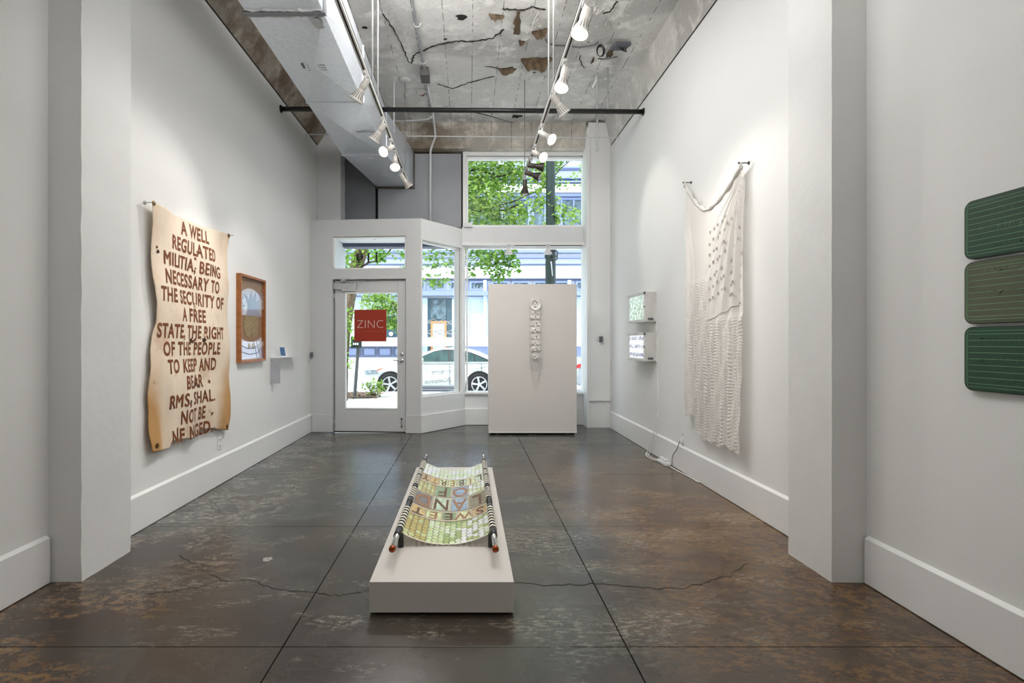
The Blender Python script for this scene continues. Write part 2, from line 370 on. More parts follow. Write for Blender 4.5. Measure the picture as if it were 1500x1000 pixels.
# ================================================================ ROOM SHELL
XL, XR = -2.22, 2.10
ZT, ZC = 4.15, 4.54
FY = 8.33                       # window wall
YB = -3.0                       # back of the room
fl = struct(MB().box(-2.6, 2.5, YB-.2, 7.62, -.2, -.03).box(-.60, 2.5, 7.62, 8.6, -.2, -.03).build('floor', 'gap'))
xs_ = [XL-.1, -.772, .659, XR+.1]; ys_ = [YB, -.69, .79, 2.273, 3.75, 5.235, 6.72, 7.58]
for j in range(len(ys_)-1):
    for i in range(3):
        MB().box(xs_[i]+.0028, xs_[i+1]-.0028, ys_[j]+.0022, ys_[j+1]-.0022, -.0299, 0).build('concrete_slab', 'floor', fl, bevel=.0012)
MB().prism([(-.768, 7.588, -.0299), (.655, 7.588, -.0299), (.655, 8.32, -.0299), (-.06, 8.32, -.0299), (-.66, 7.588, -.0299)], (0, 0, .0299)).build('concrete_slab', 'floor', fl)
MB().box(.663, XR+.1, 7.588, 8.32, -.0299, 0).build('concrete_slab', 'floor', fl)
def crack(pts, w=.0042):
    m = MB(); P0 = [floor_pt(*p) for p in pts]; Q = []
    for a, b in zip(P0, P0[1:]):
        n = 7
        for k in range(n):
            p = a.lerp(b, k/n); p.x += random.uniform(-.006, .006); p.y += random.uniform(-.014, .014); Q.append(p)
    Q.append(P0[-1])
    for i in range(len(Q)-1):
        wa = w*random.uniform(.5, 1.1)
        m.add([(Q[i].x, Q[i].y-wa, .0012), (Q[i+1].x, Q[i+1].y-wa, .0012), (Q[i+1].x, Q[i+1].y+wa, .0012), (Q[i].x, Q[i].y+wa, .0012)], [(0, 1, 2, 3)])
    m.build('floor_crack', 'gap', fl)
crack([(218, 868), (263, 865), (324, 850), (365, 849), (405, 863), (456, 868), (499, 872), (527, 868), (545, 862)])
crack([(750, 854), (816, 857), (874, 855), (943, 861), (998, 862), (1034, 853), (1069, 843), (1095, 825)])
crack([(308, 733), (316, 737), (322, 749), (318, 756)], .003)
crack([(262, 812), (285, 828), (305, 838), (324, 850)], .003)
# rubbed patch and a chip in the floor
def blob(px, py, rx, ry, mat, name):
    c = floor_pt(px, py); m = MB(); n = 22
    m.add([(c.x+rx*math.cos(2*PI*k/n)*random.uniform(.7, 1.1), c.y+ry*math.sin(2*PI*k/n)*random.uniform(.7, 1.1), .0008) for k in range(n)], [tuple(range(n))])
    m.build(name, mat, fl)
blob(392, 819, .030, .035, pm('scuff_white', (150, 150, 144), .8, var=.25, scale=60), 'paint_scuff')

# side walls with pillars
def jbox(x0, x1, y0, y1, z0, z1, nx, ny, nz, amp):
    """a plastered block: gridded faces with a slightly uneven surface"""
    m = MB(); hs = lambda a, b, c: math.sin(a*37.1+b*17.7+c*29.3)*.5+math.sin(a*91+b*63+c*11.7)*.3+math.sin(c*150+a*40+b*70)*.3
    def pt(x, y, z):
        e = (1 if (x in (x0, x1)) else 0)+(1 if y in (y0, y1) else 0)
        k = amp*hs(x, y, z)*(1.6 if e == 2 else .6)
        if z < .02: k = amp*hs(x*3, y*3, z)*2.0
        return (x+k if x0 < x or True else x, y+k*.8, z)
    L = lambda a, b, n: [a+(b-a)*i/n for i in range(n+1)]
    X, Y, Z = L(x0, x1, nx), L(y0, y1, ny), L(z0, z1, nz)
    def face(f, A, B, flip):
        n1, n2 = len(A), len(B); vs = [pt(*f(a, b)) for a in A for b in B]
        fs = [(i*n2+j, i*n2+j+1, (i+1)*n2+j+1, (i+1)*n2+j) for i in range(n1-1) for j in range(n2-1)]
        m.add(vs, [q[::-1] for q in fs] if flip else fs)
    face(lambda a, b: (x0, a, b), Y, Z, True); face(lambda a, b: (x1, a, b), Y, Z, False)
    face(lambda a, b: (a, y0, b), X, Z, False); face(lambda a, b: (a, y1, b), X, Z, True)
    face(lambda a, b: (a, b, z1), X, Y, False)
    return m
struct(MB().box(XL-.25, XL, YB, 8.6, -.15, ZT).build('wall_left', 'wall'))
struct(MB().box(XR, XR+.25, YB, 8.6, -.15, ZT).build('wall_right', 'wall'))
struct(MB().box(XL-.25, XR+.25, YB-.25, YB, -.15, 4.8).build('wall_back', 'wall'))
struct(jbox(XL-.02, -2.045, 2.886, 3.31, 0, ZC, 3, 6, 90, .0013).build('wall_left_pillar', 'pillar', smooth=True), 'white plastered pillar on the left wall')
struct(jbox(1.917, XR+.02, 2.88, 3.27, 0, ZC, 3, 6, 90, .0013).build('wall_right_pillar', 'pillar', smooth=True), 'white plastered pillar on the right wall')
def bb(name, x0, x1, y0, y1, h=.25):
    m = MB().box(x0, x1, y0, y1, 0.004, h-.012)
    m.prism([(x0, y0, h-.012), (x1, y0, h-.012), (x1 if x0 < XL+.01 else x0, y0, h)] if False else [(x0, y0, h-.012), (x1, y0, h-.012), ((x0 if x0 < 0 else x1), y0, h+.002)], (0, y1-y0, 0))
    return struct(m.build(name, 'trim', bevel=.002))
bb('baseboard_left', XL, XL+.022, 3.325, 7.66); bb('baseboard_left', XL, XL+.022, YB, 2.872)
bb('baseboard_right', XR-.022, XR, 3.285, 8.02); bb('baseboard_right', XR-.022, XR, YB, 2.866)

# ceiling and beams
cl = struct(MB().box(XL-.25, XR+.25, YB, 8.6, ZC, ZC+.3).build('ceiling', 'ceil'))
struct(MB().prism([(XR+.24, YB, ZT), (XR+.005, YB, ZT), (2.02, YB, ZC-.0005), (XR+.24, YB, ZC-.0005)], (0, 11.3, 0)).build('trim_1', 'beamR'), 'bare concrete beam above the right wall')
struct(MB().prism([(XL-.24, YB, ZT), (XL-.005, YB, ZT), (-2.10, YB, 4.33), (-2.06, YB, ZC-.0005), (XL-.24, YB, ZC-.0005)], (0, 11.3, 0)).build('trim_2', 'beamL'), 'brown stained concrete beam above the left wall')
# black shadow reveal along the head of the drywall
struct(MB().box(XR-.006, XR, YB, 8.0, ZT-.006, ZT+.006).build('trim_3', 'gap')); struct(MB().box(XL, XL+.008, YB, 8.0, ZT-.006, ZT+.006).build('trim_4', 'gap'))
struct(MB().box(XL+.02, 1.76, 8.16, 8.6, 4.155, ZC-.0005).build('trim_5', 'beam'), 'stained concrete beam over the shop window')
# rough edge where the ceiling plaster has broken away at the beam
def ribbon(name, pts, w, mat, parent, jit=.01, z=ZC-.004, sag=0, r=True):
    Q = []
    P0 = [ceil_pt(*p, z=z) for p in pts]
    for a, b in zip(P0, P0[1:]):
        for k in range(6):
            p = a.lerp(b, k/6); p.x += random.uniform(-jit, jit); p.y += random.uniform(-jit, jit); p.z -= random.uniform(0, sag); Q.append(p)
    Q.append(P0[-1]); MB().tube(Q, [w*random.uniform(.6, 1.2) for _ in Q], 5).build(name, mat, parent)
ribbon('plaster_crack', [(570, 160), (620, 158), (680, 160), (760, 181.5), (800, 183), (860, 182), (880, 176)], .008, 'gap', cl, z=ZC)
ribbon('plaster_crack', [(602, 93), (607, 80), (633, 68), (668, 60), (692, 61), (722, 56), (738, 43)], .009, 'gap', cl)
ribbon('plaster_crack', [(712, 97), (735, 101), (752, 98)], .006, 'gap', cl)
ribbon('plaster_crack', [(642, 123), (662, 130), (690, 120), (724, 112)], .007, 'gap', cl)
ribbon('plaster_crack', [(737, 13), (748, 14), (765, 15), (780, 10), (799, 14)], .010, 'gap', cl)
ribbon('plaster_crack', [(884, 20), (894, 16), (905, 2)], .007, 'gap', cl)
ribbon('plaster_crack', [(849, 82), (851, 92), (856, 99)], .006, 'gap', cl)
ribbon('plaster_crack', [(875, 86), (890, 86), (904, 83)], .005, 'gap', cl)
ribbon('plaster_crack', [(560, 20), (578, 44), (590, 70), (600, 92)], .006, 'gap', cl)
# the hanging scraps of plaster
def flake(px, py, w, l, ang, droop, mat='flake', curl=1):
    c = ceil_pt(px, py); ca, sa = math.cos(ang), math.sin(ang); n = 9
    prof = [math.sin(PI*(k+.35)/(n+.7))**.7*random.uniform(.65, 1.1) for k in range(n+1)]; off = [random.uniform(-.2, .2) for _ in range(n+1)]
    def f(u, v):
        i = int(round(u*n)); a = (u-.5)*l; b = (v*prof[i]+off[i]*.5-.4)*w
        return (c.x+a*ca-b*sa, c.y+a*sa+b*ca, ZC-.006-droop*(v**1.6)*prof[i]-.008*abs(off[i]))
    MB().grid(f, n, 4).build('plaster_flake', mat, cl, solid=.006)
flake(757, 32, .09, .42, PI/2-.1, .07); flake(727, 22, .05, .16, .2, .05, 'flake'); flake(791, 46, .10, .17, -.4, .07)
flake(764, 60, .06, .07, .1, .04); flake(786, 88, .15, .36, -.12, .12); flake(743, 101, .06, .22, -.05, .06)
flake(893, 75, .07, .16, 1.2, .06); flake(891, 36, .05, .2, 1.1, .05, 'flakew'); flake(868, 86, .04, .09, 1.4, .05)
flake(617, 131, .10, .17, .2, .05, 'flakew'); flake(618, 136, .04, .09, .2, .03, pm('reddish_plaster', (122, 70, 56), .8)); flake(875, 12, .05, .10, .5, .05, 'flakew'); flake(896, 70, .05, .07, .9, .08)
flake(372, 30, .1, .3, 1.3, .03); flake(787, 28, .07, .22, 1.3, .06, 'flakew'); flake(770, 52, .10, .12, .6, .03, 'flakew')
# broken-out holes
for px, py, r in ((676, 25, .065), (757, 170, .085), (652, 57, .03), (534, 40, .035), (783, 106, .02), (862, 61, .015)):
    c = ceil_pt(px, py); m = MB(); n = 14
    m.add([(c.x+r*math.cos(2*PI*k/n)*random.uniform(.6, 1.15), c.y+r*.8*math.sin(2*PI*k/n)*random.uniform(.6, 1.15), ZC-.003) for k in range(n)], [tuple(range(n-1, -1, -1))])
    m.build('ceiling_hole', 'gap', cl)

# columns beside the front wall
struct(jbox(XL+.002, -1.88, 8.04, 8.33, 2.985, 4.46, 4, 3, 40, .002).build('wall_front_column', 'trimg'))
struct(jbox(1.775, XR-.002, 8.06, 8.6, 0, 4.50, 4, 3, 60, .002).build('wall_front_column', 'trim'), 'white column in the right front corner')
struct(MB().box(1.745, 1.79, 8.03, 8.33, 0, 4.42).build('trim_6', 'trim', bevel=.004))
MB_ = MB().box(1.77, XR-.022, 8.02, 8.058, .395, .43); struct(MB_.build('trim_7', 'trim', bevel=.006), 'white cross rail low on the corner column')
# steel clad wall above the vestibule
struct(MB().box(-2.2, -.084, 8.40, 8.6, 2.95, 4.155).build('wall_front', 'gap'))
wf = bpy.data.objects['wall_front']
MB().box(-1.895, -1.42, 8.345, 8.395, 2.98, 4.15).build('steel_panel', 'grey_shaded', wf, bevel=.004)
MB().box(-1.375, -.105, 8.315, 8.395, 3.005, 4.13).build('steel_panel', 'greyp', wf, bevel=.006)

# ---------------------------------------------------------------- front windows
def frame(m, x0, x1, z0, z1, y0, y1, t, tt=None, tb=None):
    tt = tt or t; tb = tb or t
    m.box(x0, x0+t, y0, y1, z0, z1); m.box(x1-t, x1, y0, y1, z0, z1)
    m.box(x0+t, x1-t, y0, y1, z1-tt, z1); m.box(x0+t, x1-t, y0, y1, z0, z0+tb); return m
def px_x(px, Y=FY): return (px-686)/800*Y
def py_z(py, Y=FY): return CH-(py-500)/800*Y
w1 = struct(frame(MB(), px_x(678), px_x(862.5), py_z(334), py_z(219.5), 8.30, 8.42, .05, .09, .03).build('window_1', 'trim', bevel=.004))
frame(MB(), px_x(683), px_x(859), py_z(332), py_z(229), 8.345, 8.46, .03).build('inner_sash', 'trim', w1, bevel=.003)
MB().box(px_x(685), px_x(858), 8.405, 8.411, py_z(332), py_z(232)).build('pane', 'glass', w1)
# mid rail
struct(MB().box(px_x(677), 1.745, 8.24, 8.6, 2.765, 3.0).build('trim_8', 'trimg', bevel=.006), 'white transom rail between the upper and lower windows')
struct(MB().box(px_x(677), 1.745, 8.20, 8.44, 2.715, 2.762).build('trim_9', 'trim', bevel=.004))
struct(MB().box(px_x(680), px_x(692), 8.19, 8.24, 2.99, 3.05).build('trim_10', 'trimg'))
w2 = struct(frame(MB(), px_x(674.5), px_x(865), py_z(577), py_z(360.5), 8.28, 8.42, .075, .02, .03).build('window_2', 'trim', bevel=.004))
w2b = frame(MB(), px_x(683), px_x(860), py_z(575.5), py_z(361), 8.34, 8.46, .025).build('inner_sash', 'trim', w2, bevel=.003)
MB().box(px_x(685), px_x(858), 8.405, 8.411, py_z(574), py_z(362)).build('pane', 'glass', w2)
struct(MB().box(px_x(681), 1.75, 8.33, 8.6, 0, .47).build('wall_front_sill', 'trim'), 'white stall riser under the shop window')
struct(MB().box(px_x(681), 1.75, 8.30, 8.33, 0.004, .25).build('baseboard_front', 'trim', bevel=.004))
# angled side window of the vestibule
A = Vector((-.655, 7.54, 0)); B = Vector((-.05, 8.30, 0)); dA = (B-A); LA = dA.length; uA = dA/LA; nA = Vector((uA.y, -uA.x, 0))  # room side normal
def ab(m, s0, s1, n0, n1, z0, z1):
    c = A+uA*(s0+s1)/2+nA*(n0+n1)/2; c.z = (z0+z1)/2
    return m.obox(c, uA*(s1-s0)/2, nA*abs(n1-n0)/2, (0, 0, (z1-z0)/2))
m = MB(); ab(m, 0, LA, -.16, 0, 2.68, 2.97); ab(m, 0, LA, -.16, 0, 0.0, .50); ab(m, 0, .035, -.16, .0, .5, 2.68); ab(m, LA-.07, LA, -.16, 0, .5, 2.68)
w3 = struct(m.build('window_3', 'trim', bevel=.004))
m = MB(); ab(m, .035, .06, -.12, -.04, .5, 2.68); ab(m, LA-.095, LA-.07, -.12, -.04, .5, 2.68); ab(m, .06, LA-.095, -.12, -.04, .5, .525); ab(m, .06, LA-.095, -.12, -.04, 2.655, 2.68)
m.build('inner_sash', 'trim', w3)
m = MB(); ab(m, LA-.092, LA-.082, -.09, -.038, .52, 2.66); m.build('window_seal', 'black', w3)
m = MB(); ab(m, .05, LA-.08, -.083, -.077, .51, 2.67); m.build('pane', 'glass', w3)
m = MB(); ab(m, .0, LA-.015, 0, .02, .004, .25); m.build('base_moulding', 'trim', w3, bevel=.004)
# lettering on its outside, read from the street, so mirrored here
def angt(s_c, z_c, tilt=0):
    def f(u, v):
        p = A+uA*(s_c-u)+nA*(-.074); return (p.x, p.y, z_c+v)
    return f
glyphs('ZINCcontemporary.com', .088, angt(.44, .70), xs=.64).build('window_lettering', 'vinyl', w3)
glyphs('206.617.7378', .080, angt(.44, .81), xs=.62).build('window_lettering', 'vinyl', w3)
wl_ = pm('white_window_vinyl', (244, 246, 250), .5, var=0)
for z0, n in ((1.52, 0), (1.37, 1)):
    m = MB()
    for q in range(3):
        pts = [A+uA*(.20+.62*k/16)+nA*(-.073)+Vector((0, 0, z0+q*.025+.012*math.sin(k*1.1+q*2+n))) for k in range(17)]
        for a, b in zip(pts, pts[1:]): m.prism([a, b, b+Vector((0, 0, .011)), a+Vector((0, 0, .009))], nA*.001)
    m.build('window_lettering', wl_, w3)

# door wall of the vestibule, slightly turned
Lp = Vector((-2.22, 7.66, 0)); Rp = Vector((-.655, 7.54, 0)); dD = Rp-Lp; LD = dD.length; uD = dD/LD; nD = Vector((uD.y, -uD.x, 0))
def dpx(px):        # pixel column on the door wall -> distance along it
    k = (px-686)/800.0; return (k*Lp.y-Lp.x)/(uD.x-k*uD.y)
def db(m, s0, s1, n0, n1, z0, z1):
    c = Lp+uD*(s0+s1)/2+nD*(n0+n1)/2; c.z = (z0+z1)/2
    return m.obox(c, uD*(s1-s0)/2, nD*abs(n1-n0)/2, (0, 0, (z1-z0)/2))
def dz(py, Y=7.6): return CH-(py-500)/800*Y
s_l, s_r = dpx(487), dpx(594.5)
m = MB(); db(m, 0, s_l, -.14, 0, 0, 2.97); db(m, s_r, LD+.0, -.14, 0, 0, 2.97); db(m, s_l, s_r, -.14, 0, dz(346), 2.97); db(m, s_l, s_r, -.14, 0, dz(408.5), dz(394.5)); db(m, s_l, s_l+.03, -.14, -.102, 0, dz(408.5)); db(m, s_r-.03, s_r, -.14, -.102, 0, dz(408.5)); db(m, s_l+.03, s_r-.03, -.14, -.102, dz(413), dz(408.5))
wd = struct(m.build('wall_front_vestibule', 'doorp'), 'white timber front of the entry vestibule')
m = MB(); db(m, 0.03, s_l-.0, 0, .018, .004, .25); m.build('base_moulding', 'doorp', wd, bevel=.003)
m = MB(); db(m, s_r, LD-.002, 0, .018, .004, .25); m.build('base_moulding', 'doorp', wd, bevel=.003)
m = MB(); db(m, 0, LD, -.9, -.0, 2.972, 3.0); 
w4 = bpy.data.objects.new('window_4', None); C.objects.link(w4); w4.location = Lp+uD*(s_l+s_r)/2; struct(w4)
m = MB(); db(m, s_l, s_l+.02, -.12, -.02, dz(394), dz(346.5)); db(m, s_r-.02, s_r, -.12, -.02, dz(394), dz(346.5)); db(m, s_l, s_r, -.12, -.02, dz(394), dz(392)); db(m, s_l, s_r, -.12, -.02, dz(348), dz(346.5)); m.build('window_frame', 'trim', w4)
m = MB(); db(m, s_l+.01, s_r-.01, -.073, -.067, dz(393), dz(347)); m.build('pane', 'glass', w4)
def dtf(px, py, n=.0):
    s0 = dpx(px); z0 = dz(py)
    def f(u, v):
        p = Lp+uD*(s0+u)+nD*n; return (p.x, p.y, z0+v)
    return f
def mir(f): return lambda u, v: f(-u, v)
def bodoni():       # mirrored street number: a round headed nine and two slabs
    f = dtf(538, 376, -.064); m = MB()
    def ell(cx, cz, a, b, t):
        n = 20; pts = []
        for k in range(n):
            an = 2*PI*k/n; tt = t*(.35+.65*abs(math.cos(an))); pts.append(((cx+a*math.cos(an), cz+b*math.sin(an)), (cx+(a-tt)*math.cos(an), cz+(b-tt*.4)*math.sin(an))))
        for k in range(n):
            (o1, i1), (o2, i2) = pts[k], pts[(k+1) % n]; m.add([f(*o1), f(*o2), f(*i2), f(*i1)], [(0, 1, 2, 3)])
    ell(-.125, .018, .050, .052, .032)
    tail = [(-.172, .01), (-.168, -.03), (-.150, -.058), (-.120, -.074), (-.10, -.068), (-.118, -.064), (-.138, -.046), (-.146, -.02), (-.147, .01)]
    m.add([f(*p) for p in tail], [tuple(range(len(tail)))])
    for cx in (-.0, .115):
        for x0, x1, z0, z1 in ((cx-.013, cx+.013, -.066, .066), (cx-.028, cx+.028, -.070, -.062), (cx-.013, cx+.026, .060, .068)): m.add([f(x0, z0), f(x1, z0), f(x1, z1), f(x0, z1)], [(0, 1, 2, 3)])
    return m
bodoni().build('house_number', 'vinyl', w4)

# the glazed door
d0 = bpy.data.objects.new('door_1', None); C.objects.link(d0); d0.location = Lp+uD*(dpx(488.5)); struct(d0, 'white glazed entrance door')
dl, dr = dpx(488.8), dpx(593); gl, gr = dpx(503.5), dpx(582)
m = MB(); db(m, dl, gl, -.10, -.055, .008, dz(410.5)); db(m, gr, dr, -.10, -.055, .008, dz(410.5)); db(m, gl, gr, -.10, -.055, .008, dz(600.5)); db(m, gl, gr, -.10, -.055, dz(426.5), dz(410.5))
m.build('door_leaf', 'doorp', d0, bevel=.003)
m = MB()
for a in ((gl, gl+.012, dz(600), dz(427)), (gr-.012, gr, dz(600), dz(427)), (gl, gr, dz(600), dz(598)), (gl, gr, dz(429), dz(427))): db(m, a[0], a[1], -.107, -.048, a[2], a[3])
m.build('glazing_bead', 'trim', d0, bevel=.002)
m = MB(); db(m, gl, gr, -.081, -.075, dz(600), dz(427)); m.build('pane', 'glass', d0)
m = MB(); db(m, dl-.01, dr+.01, -.13, -.02, 0, .014); m.build('threshold', 'black', d0)
m = MB(); db(m, dpx(488), dpx(521), -.055, .0, dz(423.5), dz(414)); cz = m.build('door_closer', 'steel', d0, bevel=.008)
m = MB(); db(m, dpx(500), dpx(520.5), -.05, -.01, dz(425), dz(423.5)); m.build('closer_cap', 'trim', cz)
def dp(px, py, n): return tuple(dtf(px, py, n)(0, 0))
MB().tube([dp(503, 411, .02), dp(512, 409.5, .06), dp(541, 412, .01)], .006, 6).build('closer_arm', 'steel', cz)
m = MB(); db(m, dpx(500), dpx(507), .0, .02, dz(412), dz(407.5)); m.build('closer_bracket', 'steel', cz)
hd = MB().lathe(dp(587.5, 528, -.055), nD, [(.026, 0), (.026, .008), (.014, .012), (.014, .045)], 14).build('door_handle', 'steel', d0, smooth=False)
MB().tube([dp(587.5, 528, -.012), dp(583, 528, -.008), dp(575.5, 527.5, -.012)], .008, 8).build('lever', 'steel', hd)
MB().lathe(dp(587.5, 519, -.055), nD, [(.025, 0), (.025, .012), (.015, .016)], 14).build('deadbolt', 'steel', d0)
m = MB(); db(m, dpx(586.3), dpx(588.3), -.055, -.045, dz(625), dz(613)); m.build('kick_latch', 'chrome', d0)
for py in (613.5, 625): MB().lathe(dp(587.3, py, -.055), nD, [(.013, 0), (.013, .014)], 8).build('latch_boss', 'dark', d0)
for py in (433, 619): 
    m = MB(); db(m, dpx(486.5), dpx(489), -.056, -.03, dz(py+3.6), dz(py-3.6)); m.build('hinge', 'steel', d0)
# vestibule lid, soffit, outer jamb
struct(MB().prism([(-2.2, 7.72, 2.82), (-.72, 7.62, 2.82), (-.18, 8.32, 2.82), (-.18, 8.85, 2.82), (-2.2, 8.85, 2.82)], (0, 0, .12)).build('trim_11', 'bw'), 'white soffit over the recessed entry')
struct(MB().box(-2.2, -.12, 8.62, 8.85, 2.765, 3.4).build('trim_12', 'bblued'))
struct(MB().box(XL-.05, -1.98, 7.85, 8.8, -.1, 2.81).build('wall_left_jamb', 'trimg'))
struct(MB().box(-1.978, -1.95, 7.86, 7.98, -.1, 2.81).build('trim_13', 'bblued'))
# ================================================================ PLINTH AND WOVEN LITTER
pl = tag(MB().box(-.459, .212, 2.534, 4.848, .012, .155).build('plinth', 'plinth', bevel=.002), 'long low pale plinth on the concrete floor carrying the woven litter', 'plinth')
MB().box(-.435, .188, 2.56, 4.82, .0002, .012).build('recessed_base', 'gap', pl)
LC, LW, LZ = -.1215, .257, .238          # litter centre line, half width, pole height
lit = thing('woven_litter', 'stretcher shaped sculpture of woven cut tin slung between two poles on the low plinth', 'sculpture', (LC, 3.8, .155))
def sag(x):          # height of the sling at x
    t = (x-LC)/LW; return .1615+(LZ-.006-.1615)*abs(t)**2.1
for sx in (-1, 1):
    X = LC+sx*LW
    p = MB().tube([(X, 2.73, LZ), (X, 4.93, LZ)], .0125, 14).build('pole', 'chrome', lit, smooth=True)
    MB().lathe((X, 2.735, LZ), (0, -1, 0), [(.0125, 0), (.0165, .002), (.0175, .012), (.016, .026), (.009, .030)], 14).build('end_cap', 'copper', p, smooth=True)
    MB().lathe((X, 4.925, LZ), (0, 1, 0), [(.0125, 0), (.0150, .004), (.012, .02)], 12).build('end_cap', 'chrome', p, smooth=True)
    for a, b in ((2.90, 2.99), (3.36, 3.43), (3.50, 3.57), (3.83, 3.90), (4.14, 4.19), (4.33, 4.37), (4.70, 4.74), (2.99, 4.72)):
        MB().tube([(X, a, LZ), (X, b, LZ)], .0195 if b-a < 1 else .0178, 12).build('black_sleeve', 'tubeblk', p, smooth=True)
    for y in (2.965, 4.72):
        MB().tube([(X-sx*.012, y, .1555), (X-sx*.012, y, LZ-.01)], .016, 12).build('foot', 'black', lit)
# the loops of tin round the poles
ringm = None
for sx in (-1, 1):
    X = LC+sx*LW; k = 0
    ys = [3.012+.049*i for i in range(8)]+[3.60+.050*i for i in range(5)]+[3.93+.050*i for i in range(5)]+[4.215+.048*i for i in range(3)]+[4.40+.050*i for i in range(6)]
    for y in ys:
        if ringm is None or ringm.get(sx) is None:
            m = MB(); n = 12; a0 = -.9; vs = []
            for j in range(n+1):
                an = PI*(-.25+1.45*j/n) if sx > 0 else PI*(1.25-1.45*j/n)
                for w in (-.0095, .0095): vs.append((X+.0210*math.cos(an), y+w, LZ+.0210*math.sin(an)))
            m.add(vs, [(2*j, 2*j+1, 2*j+3, 2*j+2) for j in range(n)])
            o = m.build('loop_strap', 'strap', lit, solid=.002, smooth=True); ringm = ringm or {}; ringm[sx] = (o, y)
        else:
            o = ringm[sx][0].copy(); C.objects.link(o); o.parent = lit; o.location = (0, y-ringm[sx][1], 0)
# woven tabs: basket of small tin rectangles
NX = 15
def tab_obj(x0, x1, y0, y1, mat, name='tin_tab', lift=0, sharp=None):
    def f(u, v):
        x = x0+(x1-x0)*u; return (x, y0+(y1-y0)*v, sag(x)+lift+.0015*math.sin(PI*v))
    e, h = .0058/(x1-x0), .0085/(y1-y0); q = lambda u, v: f(u, v)
    m = MB().add([q(e, 0), q(1-e, 0), q(1-e, h), q(1, h), q(1, 1-h), q(1-e, 1-h), q(1-e, 1), q(e, 1), q(e, 1-h), q(0, 1-h), q(0, h), q(e, h)], [(0, 1, 2, 11), (11, 2, 3, 4, 5, 8, 9, 10), (8, 5, 6, 7)])
    return m.build(name, mat, lit, solid=.0016)
def weave(y0, y1, rows, x_a=-.244, x_b=.244, cols=NX, tones=None):
    w = (x_b-x_a)/cols; h = (y1-y0)/rows; cache = {}
    for c in range(cols):
        xa, xb = LC+x_a+w*c+.0004, LC+x_a+w*(c+1)-.0004
        sh = .5 if c % 2 else 0
        t = (c+.5)/cols
        for r in range(rows+(1 if sh else 0)):
            ya, yb = y0+(r-sh)*h+.0005, y0+(r-sh+1)*h-.0005
            ya, yb = max(ya, y0), min(yb, y1)
            if yb-ya < .005: continue
            tx = (xa+xb)/2-LC
            if tx < -.11: i = random.choice((2, 2, 2, 0))
            elif tx < 0: i = random.choice((5, 5, 1, 0))
            elif tx < .08: i = random.choice((4, 5, 1, 4))
            else: i = random.choice((1, 3, 3, 4, 0))
            if tones: i = random.choice(tones)
            key = (c, i, round(yb-ya, 3))
            if key in cache:
                o = cache[key][0].copy(); C.objects.link(o); o.parent = lit; o.location = (0, ya-cache[key][1], 0)
            else: cache[key] = (tab_obj(xa, xb, ya, yb, 'tab%d' % i), ya)
weave(2.985, 3.355, 8)
weave(4.375, 4.70, 6, tones=(1, 3, 3, 1, 5))
def strip(y0, y1, mat, lift=.002):
    def f(u, v): x = LC-.247+.494*u; return (x, y0+(y1-y0)*v, sag(x)+lift)
    MB().grid(f, 22, 1).build('border_strip', mat, lit, solid=.002)
for y in (2.975, 3.357, 3.535, 3.85, 4.145, 4.365, 4.70):
    strip(y, y+.010, 'strap', .003); 
    if 3.3 < y < 4.3: strip(y+.012, y+.020, 'copper' if y < 4 else 'pale_rim', .002)
def plates(y0, y1, text, mats, weaves=()):
    n = len(text); w = .488/n
    for k, ch in enumerate(text):
        xa, xb = LC-.244+w*k+.002, LC-.244+w*(k+1)-.002
        if ch == '#':
            weave(y0, y1, 5, xa-LC, xb-LC, 4, (2, 2, 0) if k == 0 else (1, 3, 0)); continue
        p = MB().grid(lambda u, v: (xa+(xb-xa)*u, y0+(y1-y0)*v, sag(xa+(xb-xa)*u)), 6, 1).build('letter_plate', 'plate%d' % mats[k], lit, solid=.002)
        cx, cy = (xa+xb)/2, (y0+y1)/2
        # the words are read from the far end of the litter, so they stand on their heads here
        fn = lambda u, v: (cx-u, cy-v, sag(max(xa, min(xb, cx-u)))+.0022)
        g = glyphs(ch, (y1-y0)*1.22, fn, xs=min(1.25, (xb-xa)/(y1-y0)*1.02), off=.003); g.build('cut_letter', 'glyph' if (k+n) % 2 else 'glyphb', p)
        m = MB(); e = .004
        for q in ((xa, xb, y0, y0+e), (xa, xb, y1-e, y1), (xa, xa+e, y0, y1), (xb-e, xb, y0, y1)):
            m.grid(lambda u, v: (q[0]+(q[1]-q[0])*u, q[2]+(q[3]-q[2])*v, sag(q[0]+(q[1]-q[0])*u)+.0028), 5, 1)
        m.build('plate_rim', 'pale_rim', p)
plates(3.378, 3.533, 'TEEWS', (0, 3, 2, 3, 4)); plates(3.57, 3.848, 'DNAL', (5, 1, 6, 7))
plates(3.885, 4.142, '#FO#', (0, 2, 6, 3)); plates(4.168, 4.362, 'YTREBIL', (4, 0, 3, 3, 1, 3, 1))

